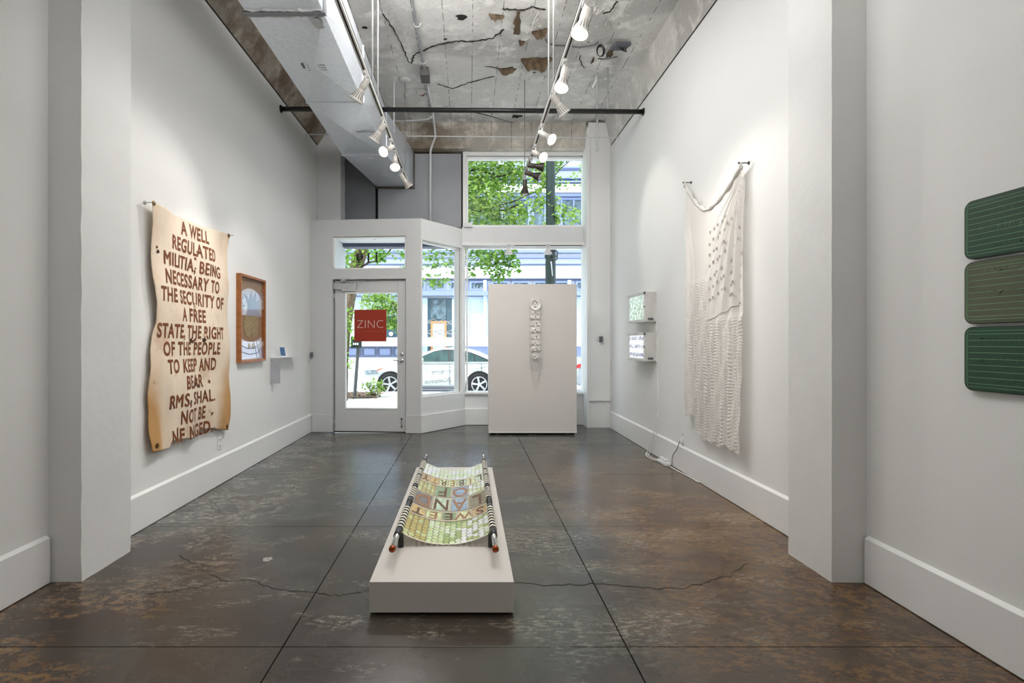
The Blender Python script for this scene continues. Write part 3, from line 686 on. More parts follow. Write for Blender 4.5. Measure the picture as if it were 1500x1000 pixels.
# ================================================================ FREE STANDING PARTITION WITH PAPER CHAIN
pt = tag(MB().box(.278, 1.475, 7.42, 7.70, .035, 2.05).build('display_partition', 'part', bevel=.003), 'tall white display partition standing before the shop window', 'partition')
MB().box(.30, 1.45, 7.45, 7.67, .006, .035).build('painted_gap_shadow', 'gap', pt)  # dark block stands in for the shadow in the caster gap
for x in (.40, 1.35):
    c = MB().box(x-.02, x+.02, 7.435, 7.47, .0, .034).build('caster', 'dark', pt)
MB().box(.278, 1.475, 7.416, 7.421, .030, .045).build('bottom_lip', 'trim', pt)
ch = thing('paper_chain', 'hanging chain of cut white links pinned down the middle of the white partition', 'wall sculpture', (.905, 7.40, .72))
chm = pm('white_link_paper', (236, 234, 230), .6); wirem = pm('pale_link_wire', (206, 204, 202), .5)
def link(z, y, w, k):
    base = random.uniform(-.012, .012); h = .042
    xs = .905
    pts = [(-.07, .9), (-.045, .55), (-.02, 1.0), (.02, 1.0), (.045, .6), (.07, .95), (.074, -.5), (.05, -1.0), (.028, -.5), (0, -1.0), (-.028, -.55), (-.05, -1.0), (-.074, -.4)]
    p = MB().prism([(xs+a*w+base*.3, y+abs(a)*.25, z+b*h) for a, b in pts], (0, .002, 0)).build('link_plate', chm, ch)
    MB().prism([(xs-.010+base, y-.003, z-.014), (xs+.011+base, y-.003, z-.014), (xs+.003+base, y-.003, z+.006)], (0, .002, 0)).build('rivet', 'black', p)
    for s in (-1, 1):
        MB().tube([(xs+s*.055, y+.01, z+.03), (xs+s*.078, y+.004, z-.005), (xs+s*.074, y, z-.07), (xs+s*.035, y-.004, z-.10), (xs+s*.005, y-.006, z-.08)], .0032, 5).build('link_wire', wirem, p)
zs = [1.822, 1.744, 1.672, 1.611, 1.520, 1.437, 1.342, 1.262, 1.182, 1.076]
for k, z in enumerate(zs): link(z, 7.365, 1.0 if k % 3 else .93, k)
for q, (wd_, z1) in enumerate(((.072, .70), (.058, .78), (.042, .90), (.028, .95))):
    MB().tube([(.905-wd_, 7.375, 1.07), (.905-wd_*.98, 7.37, .95), (.905-wd_*.55, 7.36, .82 if q < 2 else .93), (.905-.01, 7.35, z1), (.905+.008, 7.35, z1), (.905+wd_*.6, 7.36, .84 if q < 2 else .94), (.905+wd_, 7.37, .95), (.905+wd_, 7.375, 1.07)], .0036, 5).build('loop_wire', wirem, ch)
MB().tube([(.905, 7.42, 1.84), (.905, 7.36, 1.835)], .004, 6).build('pin', 'steel', ch)
MB().lathe((.905, 7.36, 1.765), (0, -1, 0), [(.045, 0), (.07, .012), (.071, .014), (.046, .002)], 16, False, False).build('top_cup', chm, ch)

# ================================================================ LEFT WALL WORKS
lt = [(.47, 3.765), (.51, 3.763), (.65, 3.733), (.80, 3.742), (.9, 3.728), (.98, 3.738), (1.09, 3.758), (1.19, 3.762), (1.30, 3.785), (1.41, 3.822), (1.53, 3.815), (1.63, 3.79), (1.74, 3.765), (1.84, 3.756), (2.05, 3.75), (2.25, 3.741)]
rt = [(.47, 4.955), (.6, 4.985), (.78, 4.998), (.95, 4.98), (1.15, 4.98), (1.28, 4.995), (1.4, 4.97), (1.6, 4.965), (1.75, 4.98), (1.9, 4.962), (2.1, 4.975), (2.25, 5.0)]
def banner_x(y, z):
    t = (y-3.74)/1.26; low = max(0, min(1, (1.3-z)/.8)); top = max(0, min(1, (z-1.5)/.7))
    d = .040+.010*math.sin(y*9+z*2.2)+.0025*math.sin(y*23+z*5)+.006*math.sin(z*11+y*4)
    d += low*(.009*math.sin(y*15+.6)+.003*math.sin(y*31+z*3))
    d += top*.006*math.sin((y-3.74)*14+(2.23-z)*9)
    d += .014*math.exp(-((y-4.0)/.05)**2)*low
    return XL+max(.012, d)
def bn(u, v):
    zt = 2.231+.022*u-.030*math.sin(PI*u)
    zb = interp([(0, .505), (.18, .49), (.205, .535), (.3, .53), (.5, .505), (.62, .545), (.75, .53), (.85, .50), (1, .468)], u)
    z = zt+(zb-zt)*v; y = interp(lt, z)*(1-u)+interp(rt, z)*u
    return (banner_x(y, z), y, z)
ban = tag(MB().grid(bn, 120, 160).build('text_banner', 'canvas', smooth=True, solid=.003, org=(XL+.04, 4.37, .5)), 'stained tan canvas banner with brown amendment text on the left wall', 'banner')
rows = ["A WELL", "REGULATED", "MILITIA, BEING", "NECESSARY TO", "THE SECURITY OF", "A FREE", "STATE, THE RIGHT", "OF THE PEOPLE", "TO KEEP AND", "BEAR", "RMS, SHAL.", "NOT BE", "NF NGED."]
spans = [(267, 306), (253, 316), (242, 323), (243, 322), (235, 329), (267, 303), (233, 328), (241, 321), (246, 317), (272, 301), (250, 315), (267, 304), (254, 313)]
for k, r in enumerate(rows):
    zc = 2.128-.1315*k; yc = 0; fit = tuple(2.17*800/(686-q) for q in spans[k])
    jig = [random.uniform(-.004, .004) for _ in range(40)]
    def fn(u, v):
        y = yc+u; z = zc+v-.010*(u-4.38)
        return (banner_x(y, z)+.0030, y, z)
    if 'M' in r:                        # brush-doubled strokes keep the M open
        g = MB()
        for q, (du_, dv_) in enumerate(((-.005, 0), (.005, 0), (0, .003), (0, -.003), (0, 0))):
            h_ = glyphs(r, .141, lambda u, v: (lambda p: (p[0]+.0002*q, p[1]+du_, p[2]+dv_))(fn(u, v)), off=0, space=1.12, cuts=2, fit=fit); g.add(h_.v, h_.f)
    else: g = glyphs(r, .141, fn, off=.0048, space=1.12, cuts=2, fit=fit)
    g.build('lettering', 'umber', ban)
def stain(y, z, r, mat, k=10):
    m = MB(); m.add([(banner_x(y+r*math.cos(a)*q, z+r*.7*math.sin(a)*q)+.0046, y+r*math.cos(a)*q, z+r*.7*math.sin(a)*q) for a, q in [(2*PI*i/k, random.uniform(.4, 1.15)) for i in range(k)]], [tuple(range(k))])
    m.build('bullet_tear', mat, ban)
hol = pm('torn_fold_light', (214, 190, 158), .8, var=.25, scale=40)
for y, z, r, mt in ((3.82, 1.93, .018, 'umber'), (3.835, 1.90, .022, 'umberd'), (4.36, 1.93, .018, 'umber'), (4.385, 1.99, .014, 'umber'), (4.37, 1.855, .015, 'umberd'), (4.365, 1.555, .035, hol), (4.38, 1.57, .014, 'umberd'), (4.31, 1.275, .04, 'umberd'), (4.36, 1.28, .025, 'umber'), (4.50, 1.285, .035, 'umberd'),
                    (4.52, 1.32, .03, hol), (4.68, 1.18, .014, 'umberd'), (4.36, .925, .03, 'umberd'), (4.39, .96, .03, 'umber'), (4.42, .91, .02, 'umberd'), (4.60, .935, .022, 'umber'), (4.25, .80, .02, 'umberd'), (4.63, .66, .022, 'umber'), (4.60, .69, .022, hol), (4.05, 1.02, .018, hol), (3.80, .99, .03, hol), (4.28, .55, .02, 'umber'), (4.44, .56, .02, hol), (4.68, 1.70, .015, hol), (4.10, .62, .014, 'umber')):
    stain(y, z, r, mt)
for y, z in ((3.752, 2.22), (4.982, 2.235), (3.81, .545), (4.92, .505)):
    MB().lathe((banner_x(y, z)+.003, y, z), (1, 0, 0), [(.018, 0), (.018, .004), (.009, .005), (.009, 0)], 14, False, False).build('grommet', 'brassn', ban)
for y, z, lab in ((3.745, 2.222, 'steel nail holding the near upper corner of the text banner'), (4.99, 2.238, 'steel nail holding the far upper corner of the text banner')):
    n_ = MB().tube([(XL, y, z), (XL+.075, y, z+.002)], .004, 6)
    n_.lathe((XL, y, z), (1, 0, 0), [(.014, 0), (.014, .006), (.006, .010)], 10); tag(n_.build('nail', 'steel'), lab, 'nail')
# framed picture
pf = thing('framed_picture', 'oak framed collage with mirrored bands hung beside the text banner', 'picture', (XL, 5.545, 1.075))
y0, y1, z0, z1, xf = 5.22, 5.87, 1.062, 1.925, XL+.047
for a, b, c, d in ((y0, y0+.024, z0, z1), (y1-.024, y1, z0, z1), (y0+.024, y1-.024, z0, z0+.024), (y0+.024, y1-.024, z1-.024, z1)):
    MB().box(XL+.001, xf, a, b, c, d).build('frame_rail', 'wood', pf, bevel=.002)
MB().box(XL+.001, XL+.010, y0+.024, y1-.024, z0+.024, z1-.024).build('mat_board', 'mat', pf)
def sheet(name, mat, pts, lift, parent=pf):
    return MB().prism([(XL+lift, a, b) for a, b in pts], (.002, 0, 0)).build(name, mat, parent)
ya, yb = y0+.03, y1-.04
arc = [(ya+(yb-ya)*k/12, 1.70+.105*math.sin(PI*k/12)**.6) for k in range(13)]
up = sheet('upper_mirror_sheet', 'mirror', [(ya, 1.53), (yb, 1.53)]+arc[::-1], .011)
arc2 = [(ya+(yb-ya)*k/12, 1.315-.05*math.sin(PI*k/12)) for k in range(13)]
lo_ = sheet('lower_mirror_sheet', 'mirror', [(ya, 1.095), (yb, 1.10)]+arc2[::-1], .011)
sheet('cut_sheet', 'steel', [(5.42, 1.53), (5.46, 1.62), (5.42, 1.73), (5.49, 1.68), (5.54, 1.77), (5.60, 1.70), (5.66, 1.78), (5.70, 1.68), (5.77, 1.72), (5.74, 1.6), (5.79, 1.53)], .0135)
sheet('tulip_shape', 'olive', [(5.38, 1.53), (5.36, 1.42), (5.42, 1.33), (5.52, 1.31), (5.56, 1.36), (5.60, 1.31), (5.70, 1.33), (5.76, 1.42), (5.75, 1.53)], .012)
sheet('oval_shape', 'olive', [(5.50+.035*math.cos(2*PI*k/12), 1.225+.03*math.sin(2*PI*k/12)) for k in range(12)], .012)
sheet('oval_shape', 'olive', [(5.60+.035*math.cos(2*PI*k/12), 1.225+.03*math.sin(2*PI*k/12)) for k in range(12)], .012)
def ink(pts, lift, par, r=.0028): MB().tube([(XL+lift, a, b) for a, b in pts], r, 4).build('drawn_line', 'ink', par)
ink([(ya+.01, 1.25), (5.45, 1.20), (5.62, 1.20), (yb-.01, 1.26)], .0135, lo_, .004); ink([(ya+.01, 1.18), (5.5, 1.14), (5.7, 1.15), (yb-.01, 1.19)], .0135, lo_, .004)
ink([(5.62, 1.27), (5.70, 1.10)], .0135, lo_); ink([(5.68, 1.28), (5.78, 1.13)], .0135, lo_)
ink([(ya+.01, 1.72), (5.36, 1.62), (5.33, 1.55)], .0135, up); ink([(ya+.02, 1.60), (5.40, 1.63)], .0135, up); ink([(5.31, 1.66), (5.38, 1.74), (5.42, 1.70)], .0135, up)
MB().box(XL+.036, XL+.038, y0+.02, y1-.02, z0+.02, z1-.02).build('glazing', 'art_glass', pf)
# shelf with a device
sh = thing('wall_shelf', 'slim grey folded metal shelf with a drop end on the left wall', 'shelf', (XL, 6.4, .80))
MB().box(XL, XL+.118, 6.12, 6.86, 1.084, 1.09).build('shelf_top', 'trimg', sh, bevel=.001)
MB().box(XL, XL+.112, 6.12, 6.126, .80, 1.084).build('drop_end', 'zincs', sh, bevel=.001)
MB().box(XL, XL+.006, 6.13, 6.86, 1.072, 1.084).build('wall_flange', 'trim', sh)
for z in (.83, 1.05): MB().lathe((XL+.02, 6.119, z), (0, -1, 0), [(.005, 0), (.005, .002)], 8).build('screw', 'dark', sh)
dv = thing('tablet_stand', 'small white countdown device with blue screen on the slim wall shelf', 'device', (XL+.06, 6.4, 1.09))
c0 = Vector((XL+.062, 6.36, 1.155)); R_ = Matrix.Rotation(-.28, 3, 'Z') @ Matrix.Rotation(.24, 3, 'X')
ux, uy, uz = R_ @ Vector((.042, 0, 0)), R_ @ Vector((0, -.006, 0)), R_ @ Vector((0, 0, .062))
MB().obox(c0, ux, uy, uz).build('body', 'plast', dv, bevel=.004)
MB().obox(c0+uy*1.15, ux*.72, uy*.2, uz*.80).build('screen', 'phone', dv)
MB().prism([(XL+.025, 6.34, 1.0903), (XL+.10, 6.34, 1.0903), (XL+.10, 6.45, 1.0903), (XL+.025, 6.45, 1.0903)], (0, 0, .008)).build('base', 'plast', dv)
MB().tube([(XL+.03, 6.42, 1.097), (XL+.045, 6.40, 1.20)], .006, 6).build('stay', 'plast', dv); MB().tube([(XL+.10, 6.42, 1.097), (XL+.085, 6.40, 1.20)], .006, 6).build('stay', 'plast', dv)
def outlet(x, y, z, s, label):
    o = thing('wall_outlet', label, 'outlet', (x, y, z-.06))
    MB().box(min(x, x+s*.007), max(x, x+s*.007), y-.037, y+.037, z-.06, z+.06).build('cover_plate', 'plast', o, bevel=.002)
    for dz_ in (-.027, .027):
        MB().box(min(x, x+s*.010), max(x, x+s*.010), y-.018, y+.018, z+dz_-.017, z+dz_+.017).build('socket_face', 'trimg', o, bevel=.003)
        for q in (-.007, .007): MB().box(min(x+s*.0095, x+s*.0106), max(x+s*.0095, x+s*.0106), y+q-.0015, y+q+.0015, z+dz_-.005, z+dz_+.006).build('slot', 'gap', o)
    return o
outlet(XL, 4.866, .37, 1, 'white double wall outlet below the text banner')
tag(MB().box(-2.20, -2.172, 7.62, 7.645, 1.05, 1.12).build('door_sensor', 'ink'), 'small grey sensor on the left edge of the vestibule front', 'sensor')
# red shop sign on the door
s0, s1 = dpx(517), dpx(564.5)
m = MB(); db(m, s0, s1, -.070, -.066, dz(500), dz(453)); sg = tag(m.build('door_sign', 'red'), 'square red orange shop sign on the entrance door glass', 'sign')
f0 = dtf(540.5, 475, -.0648); f1 = dtf(540.5, 484.5, -.0648)
glyphs('ZINC', .165, f0, xs=.98, off=-.0035, space=1.02).build('sign_lettering', 'signt', sg)
glyphs('contemporary', .052, f1, xs=.95, off=-.001, space=1.42).build('sign_lettering', 'signt2', sg)

# ================================================================ RIGHT WALL WORKS
def lightbox(z0, z1, scr, label):
    o = thing('light_box', label, 'light box', (XR-.065, 6.38, z0)); xa = XR-.128
    MB().box(xa, XR, 6.09, 6.68, z0, z1).build('case', 'track', o, bevel=.003)
    MB().box(xa-.004, xa, 6.13, 6.66, z0+.03, z1-.03).build('lit_print', scr, o)
    MB().box(xa-.014, xa+.004, 6.08, 6.74, z1-.028, z1+.002).build('clamp_rail', 'track', o, bevel=.003); MB().box(xa-.014, xa+.004, 6.08, 6.72, z0-.004, z0+.022).build('clamp_rail', 'track', o, bevel=.003)
    MB().box(xa-.008, xa, 6.10, 6.125, z0+.02, z1-.02).build('side_rail', 'trim', o)
    MB().box(xa-.016, xa-.002, 6.077, 6.095, z1-.022, z1-.004).build('corner_clip', 'black', o); MB().box(xa-.010, xa-.001, 6.098, 6.108, (z0+z1)/2-.01, (z0+z1)/2+.01).build('catch', 'black', o)
    MB().box(xa+.03, xa+.09, 6.084, 6.09, z0+.018, z0+.042).build('power_socket', 'ink', o)
    return o
lb1 = lightbox(1.492, 1.826, 'scr1', 'upper wall light box with glowing green foliage print')
lb2 = lightbox(1.050, 1.369, 'scr2', 'lower wall light box with glowing banded text print')
def cord(name, pts, r, par, mat='cable'):
    Q = []
    P_ = [Vector(p) for p in pts]
    for i in range(len(P_)-1):
        a, b, c, d = P_[max(i-1, 0)], P_[i], P_[i+1], P_[min(i+2, len(P_)-1)]
        for k in range(5):
            t = k/5; Q.append(.5*((2*b)+(c-a)*t+(2*a-5*b+4*c-d)*t*t+(3*b-a-3*c+d)*t**3))
    Q.append(P_[-1]); return MB().tube(Q, r, 6).build(name, mat, par, smooth=True)
cord('power_cord', [(XR-.03, 6.07, 1.52), (XR-.012, 6.06, 1.50), (XR-.006, 6.06, 1.40), (XR-.006, 6.055, 1.0), (XR-.006, 6.04, .62), (XR-.030, 6.10, .25), (XR-.06, 6.20, .03), (XR-.09, 6.16, .008), (XR-.10, 5.9, .008), (XR-.05, 5.72, .03)], .0055, lb1)
cord('power_cord', [(XR-.03, 6.07, 1.075), (XR-.010, 6.05, 1.05), (XR-.006, 6.05, .9), (XR-.008, 6.0, .60), (XR-.034, 6.0, .25), (XR-.07, 6.12, .02), (XR-.12, 6.10, .008), (XR-.13, 5.85, .008), (XR-.07, 5.65, .03)], .0055, lb2)
ps = thing('power_strip', 'small white power strip lying on the floor by the right baseboard', 'power strip', (XR-.07, 5.65, 0))
MB().box(XR-.10, XR-.045, 5.55, 5.78, .0004, .036).build('body', 'plast', ps, bevel=.006)
for k in range(3): MB().box(XR-.09, XR-.055, 5.58+k*.065, 5.615+k*.065, .037, .062).build('plug', 'plast', ps, bevel=.004)
outlet(XR, 5.33, .335, -1, 'white double wall outlet below the sheer white flag')
MB().box(XR-.034, XR-.012, 5.31, 5.35, .29, .325).build('plug', 'plast', ps, bevel=.004)
cord('power_cord', [(XR-.036, 5.33, .30), (XR-.05, 5.36, .22), (XR-.055, 5.47, .12), (XR-.06, 5.47, .03), (XR-.07, 5.52, .012)], .005, ps, pm('grey_cable', (150, 148, 144), .5))
cord('power_cord', [(XR-.07, 5.54, .012), (XR-.05, 5.3, .006), (XR-.035, 5.1, .006), (XR-.034, 4.9, .006)], .005, ps)
tag(MB().box(1.93, 1.975, 8.0, 8.055, 1.26, 1.345).build('wall_switch', 'ink', bevel=.003), 'small grey switch box on the right corner column', 'switch')
# sheer flag
TOP = [(4.06, 2.56), (4.09, 2.584), (4.15, 2.555), (4.342, 2.48), (4.511, 2.415), (4.62, 2.40), (4.70, 2.405), (4.805, 2.459), (4.95, 2.557), (5.06, 2.66), (5.123, 2.743), (5.14, 2.745)]
BOT = [(4.04, .42), (4.12, .436), (4.23, .426), (4.30, .445), (4.425, .413), (4.52, .44), (4.62, .42), (4.735, .412), (4.85, .46), (4.93, .49), (4.945, .597), (5.02, .59), (5.12, .585)]
def sm(t): t = max(0, min(1, t)); return t*t*(3-2*t)
def flag_x(y, z, seamz=1.50):
    d = .050
    dy, dzz = y-4.06, 2.62-z; r = math.hypot(dy, dzz); a = math.atan2(dy, max(dzz, 1e-3))
    near = sm((.75-dy)/.75)*sm(1-abs(a-.25)/1.0)
    d += near*(.020*math.sin(a*42+.8)+.008*math.sin(a*77+r*3))*sm(r/.25)*(1-.6*sm((r-1.2)/1.0))
    dy2, dz2 = 5.14-y, 2.78-z; a2 = math.atan2(dy2, max(dz2, 1e-3))
    d += .014*math.sin(a2*52)*sm((.34-a2)/.34)*sm(dz2/.3)*(1-.5*sm((dz2-1)/1.0))
    lowz = sm((seamz+ (0 if y < 4.63 else .35)-z)/.08)
    col = math.sin((y-4.05)*2*PI/.125); c2 = abs(col)**.6
    ci = math.floor((y-4.05)/.0625); d += lowz*(.016*c2+(.0045+.002*math.sin(z*5+ci))*c2*math.sin(z*2*PI/(.024+.004*math.sin(ci*2.7))+ci*1.9+2.6*math.sin(z*11+ci*3.1)+1.6*math.sin(y*60+z*4))+.005*math.sin(z*23+ci*2.1)*c2+.004*math.sin(y*140+z*7))
    d += .006*math.sin(y*6+z*3)
    d += .018*math.exp(-((z-2.45)/.12)**2)*math.sin(y*5.5)
    return XR-max(.010, d)
def flag_pt(u, v):
    y = 4.075+(5.125-4.075)*u
    zt, zb = interp(TOP, y), interp(BOT, y)-.012*math.sin(y*40)
    z = zt+(zb-zt)*v
    if u < .5: y = y-.016*math.sin(v*PI)*(1-2*u)
    return (flag_x(y, z), y, z)
fg = tag(MB().grid(flag_pt, 130, 300).build('sheer_flag', 'sheer', smooth=True, org=(XR-.04, 4.6, .42)), 'large sheer white flag of gathered fabric drooping from two nails', 'flag')
hem = MB().tube([(flag_x(y, interp(TOP, y))-.003, y, interp(TOP, y)-.004) for y in [4.08+.0262*k for k in range(41)]], [.012+.010*math.sin(k*.55)**2 for k in range(41)], 6).build('top_hem', 'voile2', fg, smooth=True)
MB().tube([(flag_x(4.09+k*.02, 1.565-.004*k)-.006, 4.09+k*.02, 1.565-.0043*k) for k in range(28)], .0028, 4).build('seam', 'star', fg)
st = None
for i in range(8):
    for j in range(8):
        y = 4.125+i*.069+(.012 if j % 2 else 0)+random.uniform(-.01, .01); z = 2.33-.095*j-.02*i+random.uniform(-.012, .012)
        if z > interp(TOP, y)-.06 or z < 1.62: continue
        x = flag_x(y, z)-.006; r = .023
        m = MB(); pts = []
        for k in range(10):
            an = PI/2+PI*k/5; q = r if k % 2 == 0 else r*.42; pts.append((x+.002*math.sin(an*2), y+q*math.cos(an), z+q*math.sin(an)))
        m.add(pts, [tuple(range(10))]); m.build('star', 'star', fg)
for y, z, lab in ((5.14, 2.765, 'steel nail holding the far raised corner of the sheer flag'), (4.085, 2.605, 'steel nail holding the near raised corner of the sheer flag')):
    n_ = MB().tube([(XR, y, z), (XR-.075, y, z)], .0045, 6); n_.lathe((XR, y, z), (-1, 0, 0), [(.014, 0), (.014, .006), (.006, .010)], 10)
    n_.lathe((XR-.075, y, z), (-1, 0, 0), [(.008, 0), (.010, .005)], 8); tag(n_.build('nail', 'dark'), lab, 'nail')
    MB().lathe((XR-.062, y, z-.045), (0, 0, 1), [(.012, 0), (.016, .02), (.007, .05)], 8).build('corner_gather', 'voile2', fg)
# chalkboards
def board(z0, z1, mat, label, words, slant, idx):
    o = thing('chalk_board', label, 'chalkboard', (XR, 1.95, z0)); ya, yb = 2.289, 1.55; r = .035; n = 6
    def rr(ya, yb, z0, z1, r):
        pts = []
        for cy, cz, a0 in ((ya-r, z1-r, 0), (yb+r, z1-r, PI/2), (yb+r, z0+r, PI), (ya-r, z0+r, 3*PI/2)):
            for k in range(n+1):
                an = a0+PI/2*k/n; pts.append((cy+r*math.cos(an), cz+r*math.sin(an)))
        return pts
    MB().prism([(XR-.0205, a, b) for a, b in rr(ya, yb, z0, z1, r)], (.02, 0, 0)).build('backing', 'boarde', o)
    MB().prism([(XR-.0225, a, b) for a, b in rr(ya-.004, yb+.004, z0+.004, z1-.004, r-.004)], (.0022, 0, 0)).build('writing_face', mat, o)
    m = MB(); xq = XR-.0228
    for k in range(9):
        z = z0+.030+(z1-z0-.060)*k/8; MB().box(xq, xq+.0006, yb+.02, ya-.022, z-.0009, z+.0009).build('ruled_line', 'rule', o)
    for a, b, c, d in ((yb+.015, ya-.016, z0+.016, z0+.0175), (yb+.015, ya-.016, z1-.0175, z1-.016), (ya-.0175, ya-.016, z0+.016, z1-.016), (ya-.011, ya-.0095, z0+.03, z1-.03)):
        m.box(xq, xq+.0005, a, b, c, d)
    m.build('border_line', 'rule', o)
    m = MB()
    for k in range(58):
        y = ya-.022-k*.012; m.box(xq, xq+.0006, y-.003, y, z0+.009, z0+.0135)
        if k % 3 == 0: m.box(xq, xq+.0006, y-.004, y, z1-.012, z1-.0105)
    m.build('border_marks', 'boarde' , o)['kind'] = 'stuff'
    for w, zz, s, mt in words:
        glyphs(w, s, lambda u, v: (xq-.0003, 2.225-u, zz+v), xs=1.25, off=-.0035 if s > .05 else -.002, align='LEFT', shear=slant, space=1.15).build('chalk_writing', mt, o)
board(1.609, 1.850, 'green', 'green ruled chalkboard with brown smudge, topmost of the three', [('normal', 1.79, .040, 'chalkd'), ('normal', 1.722, .05, 'chalk'), ('normal', 1.655, .05, 'chalkd')], 0, 0)
board(1.342, 1.597, 'olivb', 'olive ruled chalkboard, middle one of the three', [('normal', 1.553, .050, 'chalk'), ('normal', 1.466, .050, 'chalkd')], .7, 1)
board(1.068, 1.330, 'green', 'green ruled chalkboard, lowest of the three', [('normal', 1.285, .045, 'chalkd'), ('normal', 1.20, .045, 'chalkd'), ('normal', 1.115, .045, 'chalkd')], .7, 2)
# ================================================================ OVERHEAD
du = thing('air_duct', 'long galvanised rectangular air duct hung beside the left wall', 'duct', (-1.3, 5, 3.62))
DX0, DX1, DZ0, DZ1 = -1.586, -1.034, 3.62, 4.172
def duct_sec(xa0, xa1, ya, xb0, xb1, yb):
    """one cross-broken sheet metal section"""
    m = MB(); c = lambda *p: tuple(sum(q[i] for q in p)/len(p) for i in range(3))
    a = [(xa0, ya, DZ0), (xa1, ya, DZ0), (xa1, ya, DZ1), (xa0, ya, DZ1)]; b = [(xb0, yb, DZ0), (xb1, yb, DZ0), (xb1, yb, DZ1), (xb0, yb, DZ1)]
    out = [(0, 0, -.022), (.022, 0, 0), (0, 0, .01), (-.012, 0, 0)]
    for i in range(4):
        j = (i+1) % 4; q = [a[i], a[j], b[j], b[i]]; cc = c(*q); cc = tuple(cc[t]+out[i][t] for t in range(3))
        m.add(q+[cc], [(0, 1, 4), (1, 2, 4), (2, 3, 4), (3, 0, 4)])
    return m
ysd = [-.4, 1.05, 2.5, 3.90, 5.37, 6.89]
for a, b in zip(ysd, ysd[1:]): duct_sec(DX0, DX1, a, DX0, DX1, b-.004).build('duct_section', 'galv', du)
ofs = .20
duct_sec(DX0, DX1, 6.89, DX0+ofs, DX1+ofs, 8.305).build('duct_section', 'galv', du)
duct_sec(DX0, DX1, -1.6, DX0, DX1, -.4).build('duct_section', 'galv', du)
for k, y in enumerate(ysd[1:]):
    e = .010 if y != 3.90 else .016; w = .022 if y != 3.90 else .05; m = MB()
    m.box(DX0-e, DX1+e, y-w/2, y+w/2, DZ0-e, DZ0-.0005).box(DX1+.0005, DX1+e, y-w/2, y+w/2, DZ0, DZ1+e).box(DX0-e, DX0-.0005, y-w/2, y+w/2, DZ0, DZ1+e).box(DX0, DX1, y-w/2, y+w/2, DZ1, DZ1+e)
    m.build('joint_flange', 'galv' if k != 2 else pm('dull_flange', (132, 134, 138), .5, .5), du, bevel=.002)
sl = pm('grey_duct_sealant', (196, 198, 200), .6)
for y in (3.865, 3.935):
    MB().tube([(DX0+.55*k/20, y+random.uniform(-.008, .008), DZ0-.004) for k in range(21)], [random.uniform(.006, .014) for _ in range(21)], 6).build('sealant_bead', sl, du)
m = MB(); x0, x1 = DX0+ofs, DX1+ofs
frame(m, x0-.02, x1+.02, DZ0-.03, DZ1-.02, 8.285, 8.31, .03); m.build('collar', 'dark', du)
def dmark(pts, mat='ink'):
    m = MB(); m.add([(x, y, DZ0-.019) for x, y in pts], [tuple(range(len(pts)))]); return m.build('duct_label', mat, du)
lab = pm('duct_sticker', (176, 178, 180), .5, var=.05)
def dp2(px, py): k = (CH-(DZ0-.019)); Y = k*800/(py-500); return ((px-686)/800*Y, Y)
dmark([dp2(452, 27), dp2(466, 27), dp2(476, 41), dp2(466, 43), dp2(460, 38)], lab)
dmark([dp2(440, 93), dp2(444, 92), dp2(448, 100), dp2(445, 101)], 'ink')
for r in range(3):
    for k in range(7):
        a = 449+k*4+r*1.5; b = 95+r*3.6
        dmark([dp2(a, b), dp2(a+2.6, b), dp2(a+3.0, b+1.0), dp2(a+.4, b+1.0)])
for k in range(9): dmark([dp2(522+k*3, 192), dp2(523.6+k*3, 192), dp2(524.6+k*3, 194), dp2(523+k*3, 194)])
for px, py in ((536, 229.5),): dmark([dp2(px, py), dp2(px+9, py), dp2(px+12, py+2.6), dp2(px+3, py+2.6)], 'trim')
MT['rodg'] = pm('dull_grey_rod', (116, 116, 116), .5, .3)
def tlab(n, base): return base+n
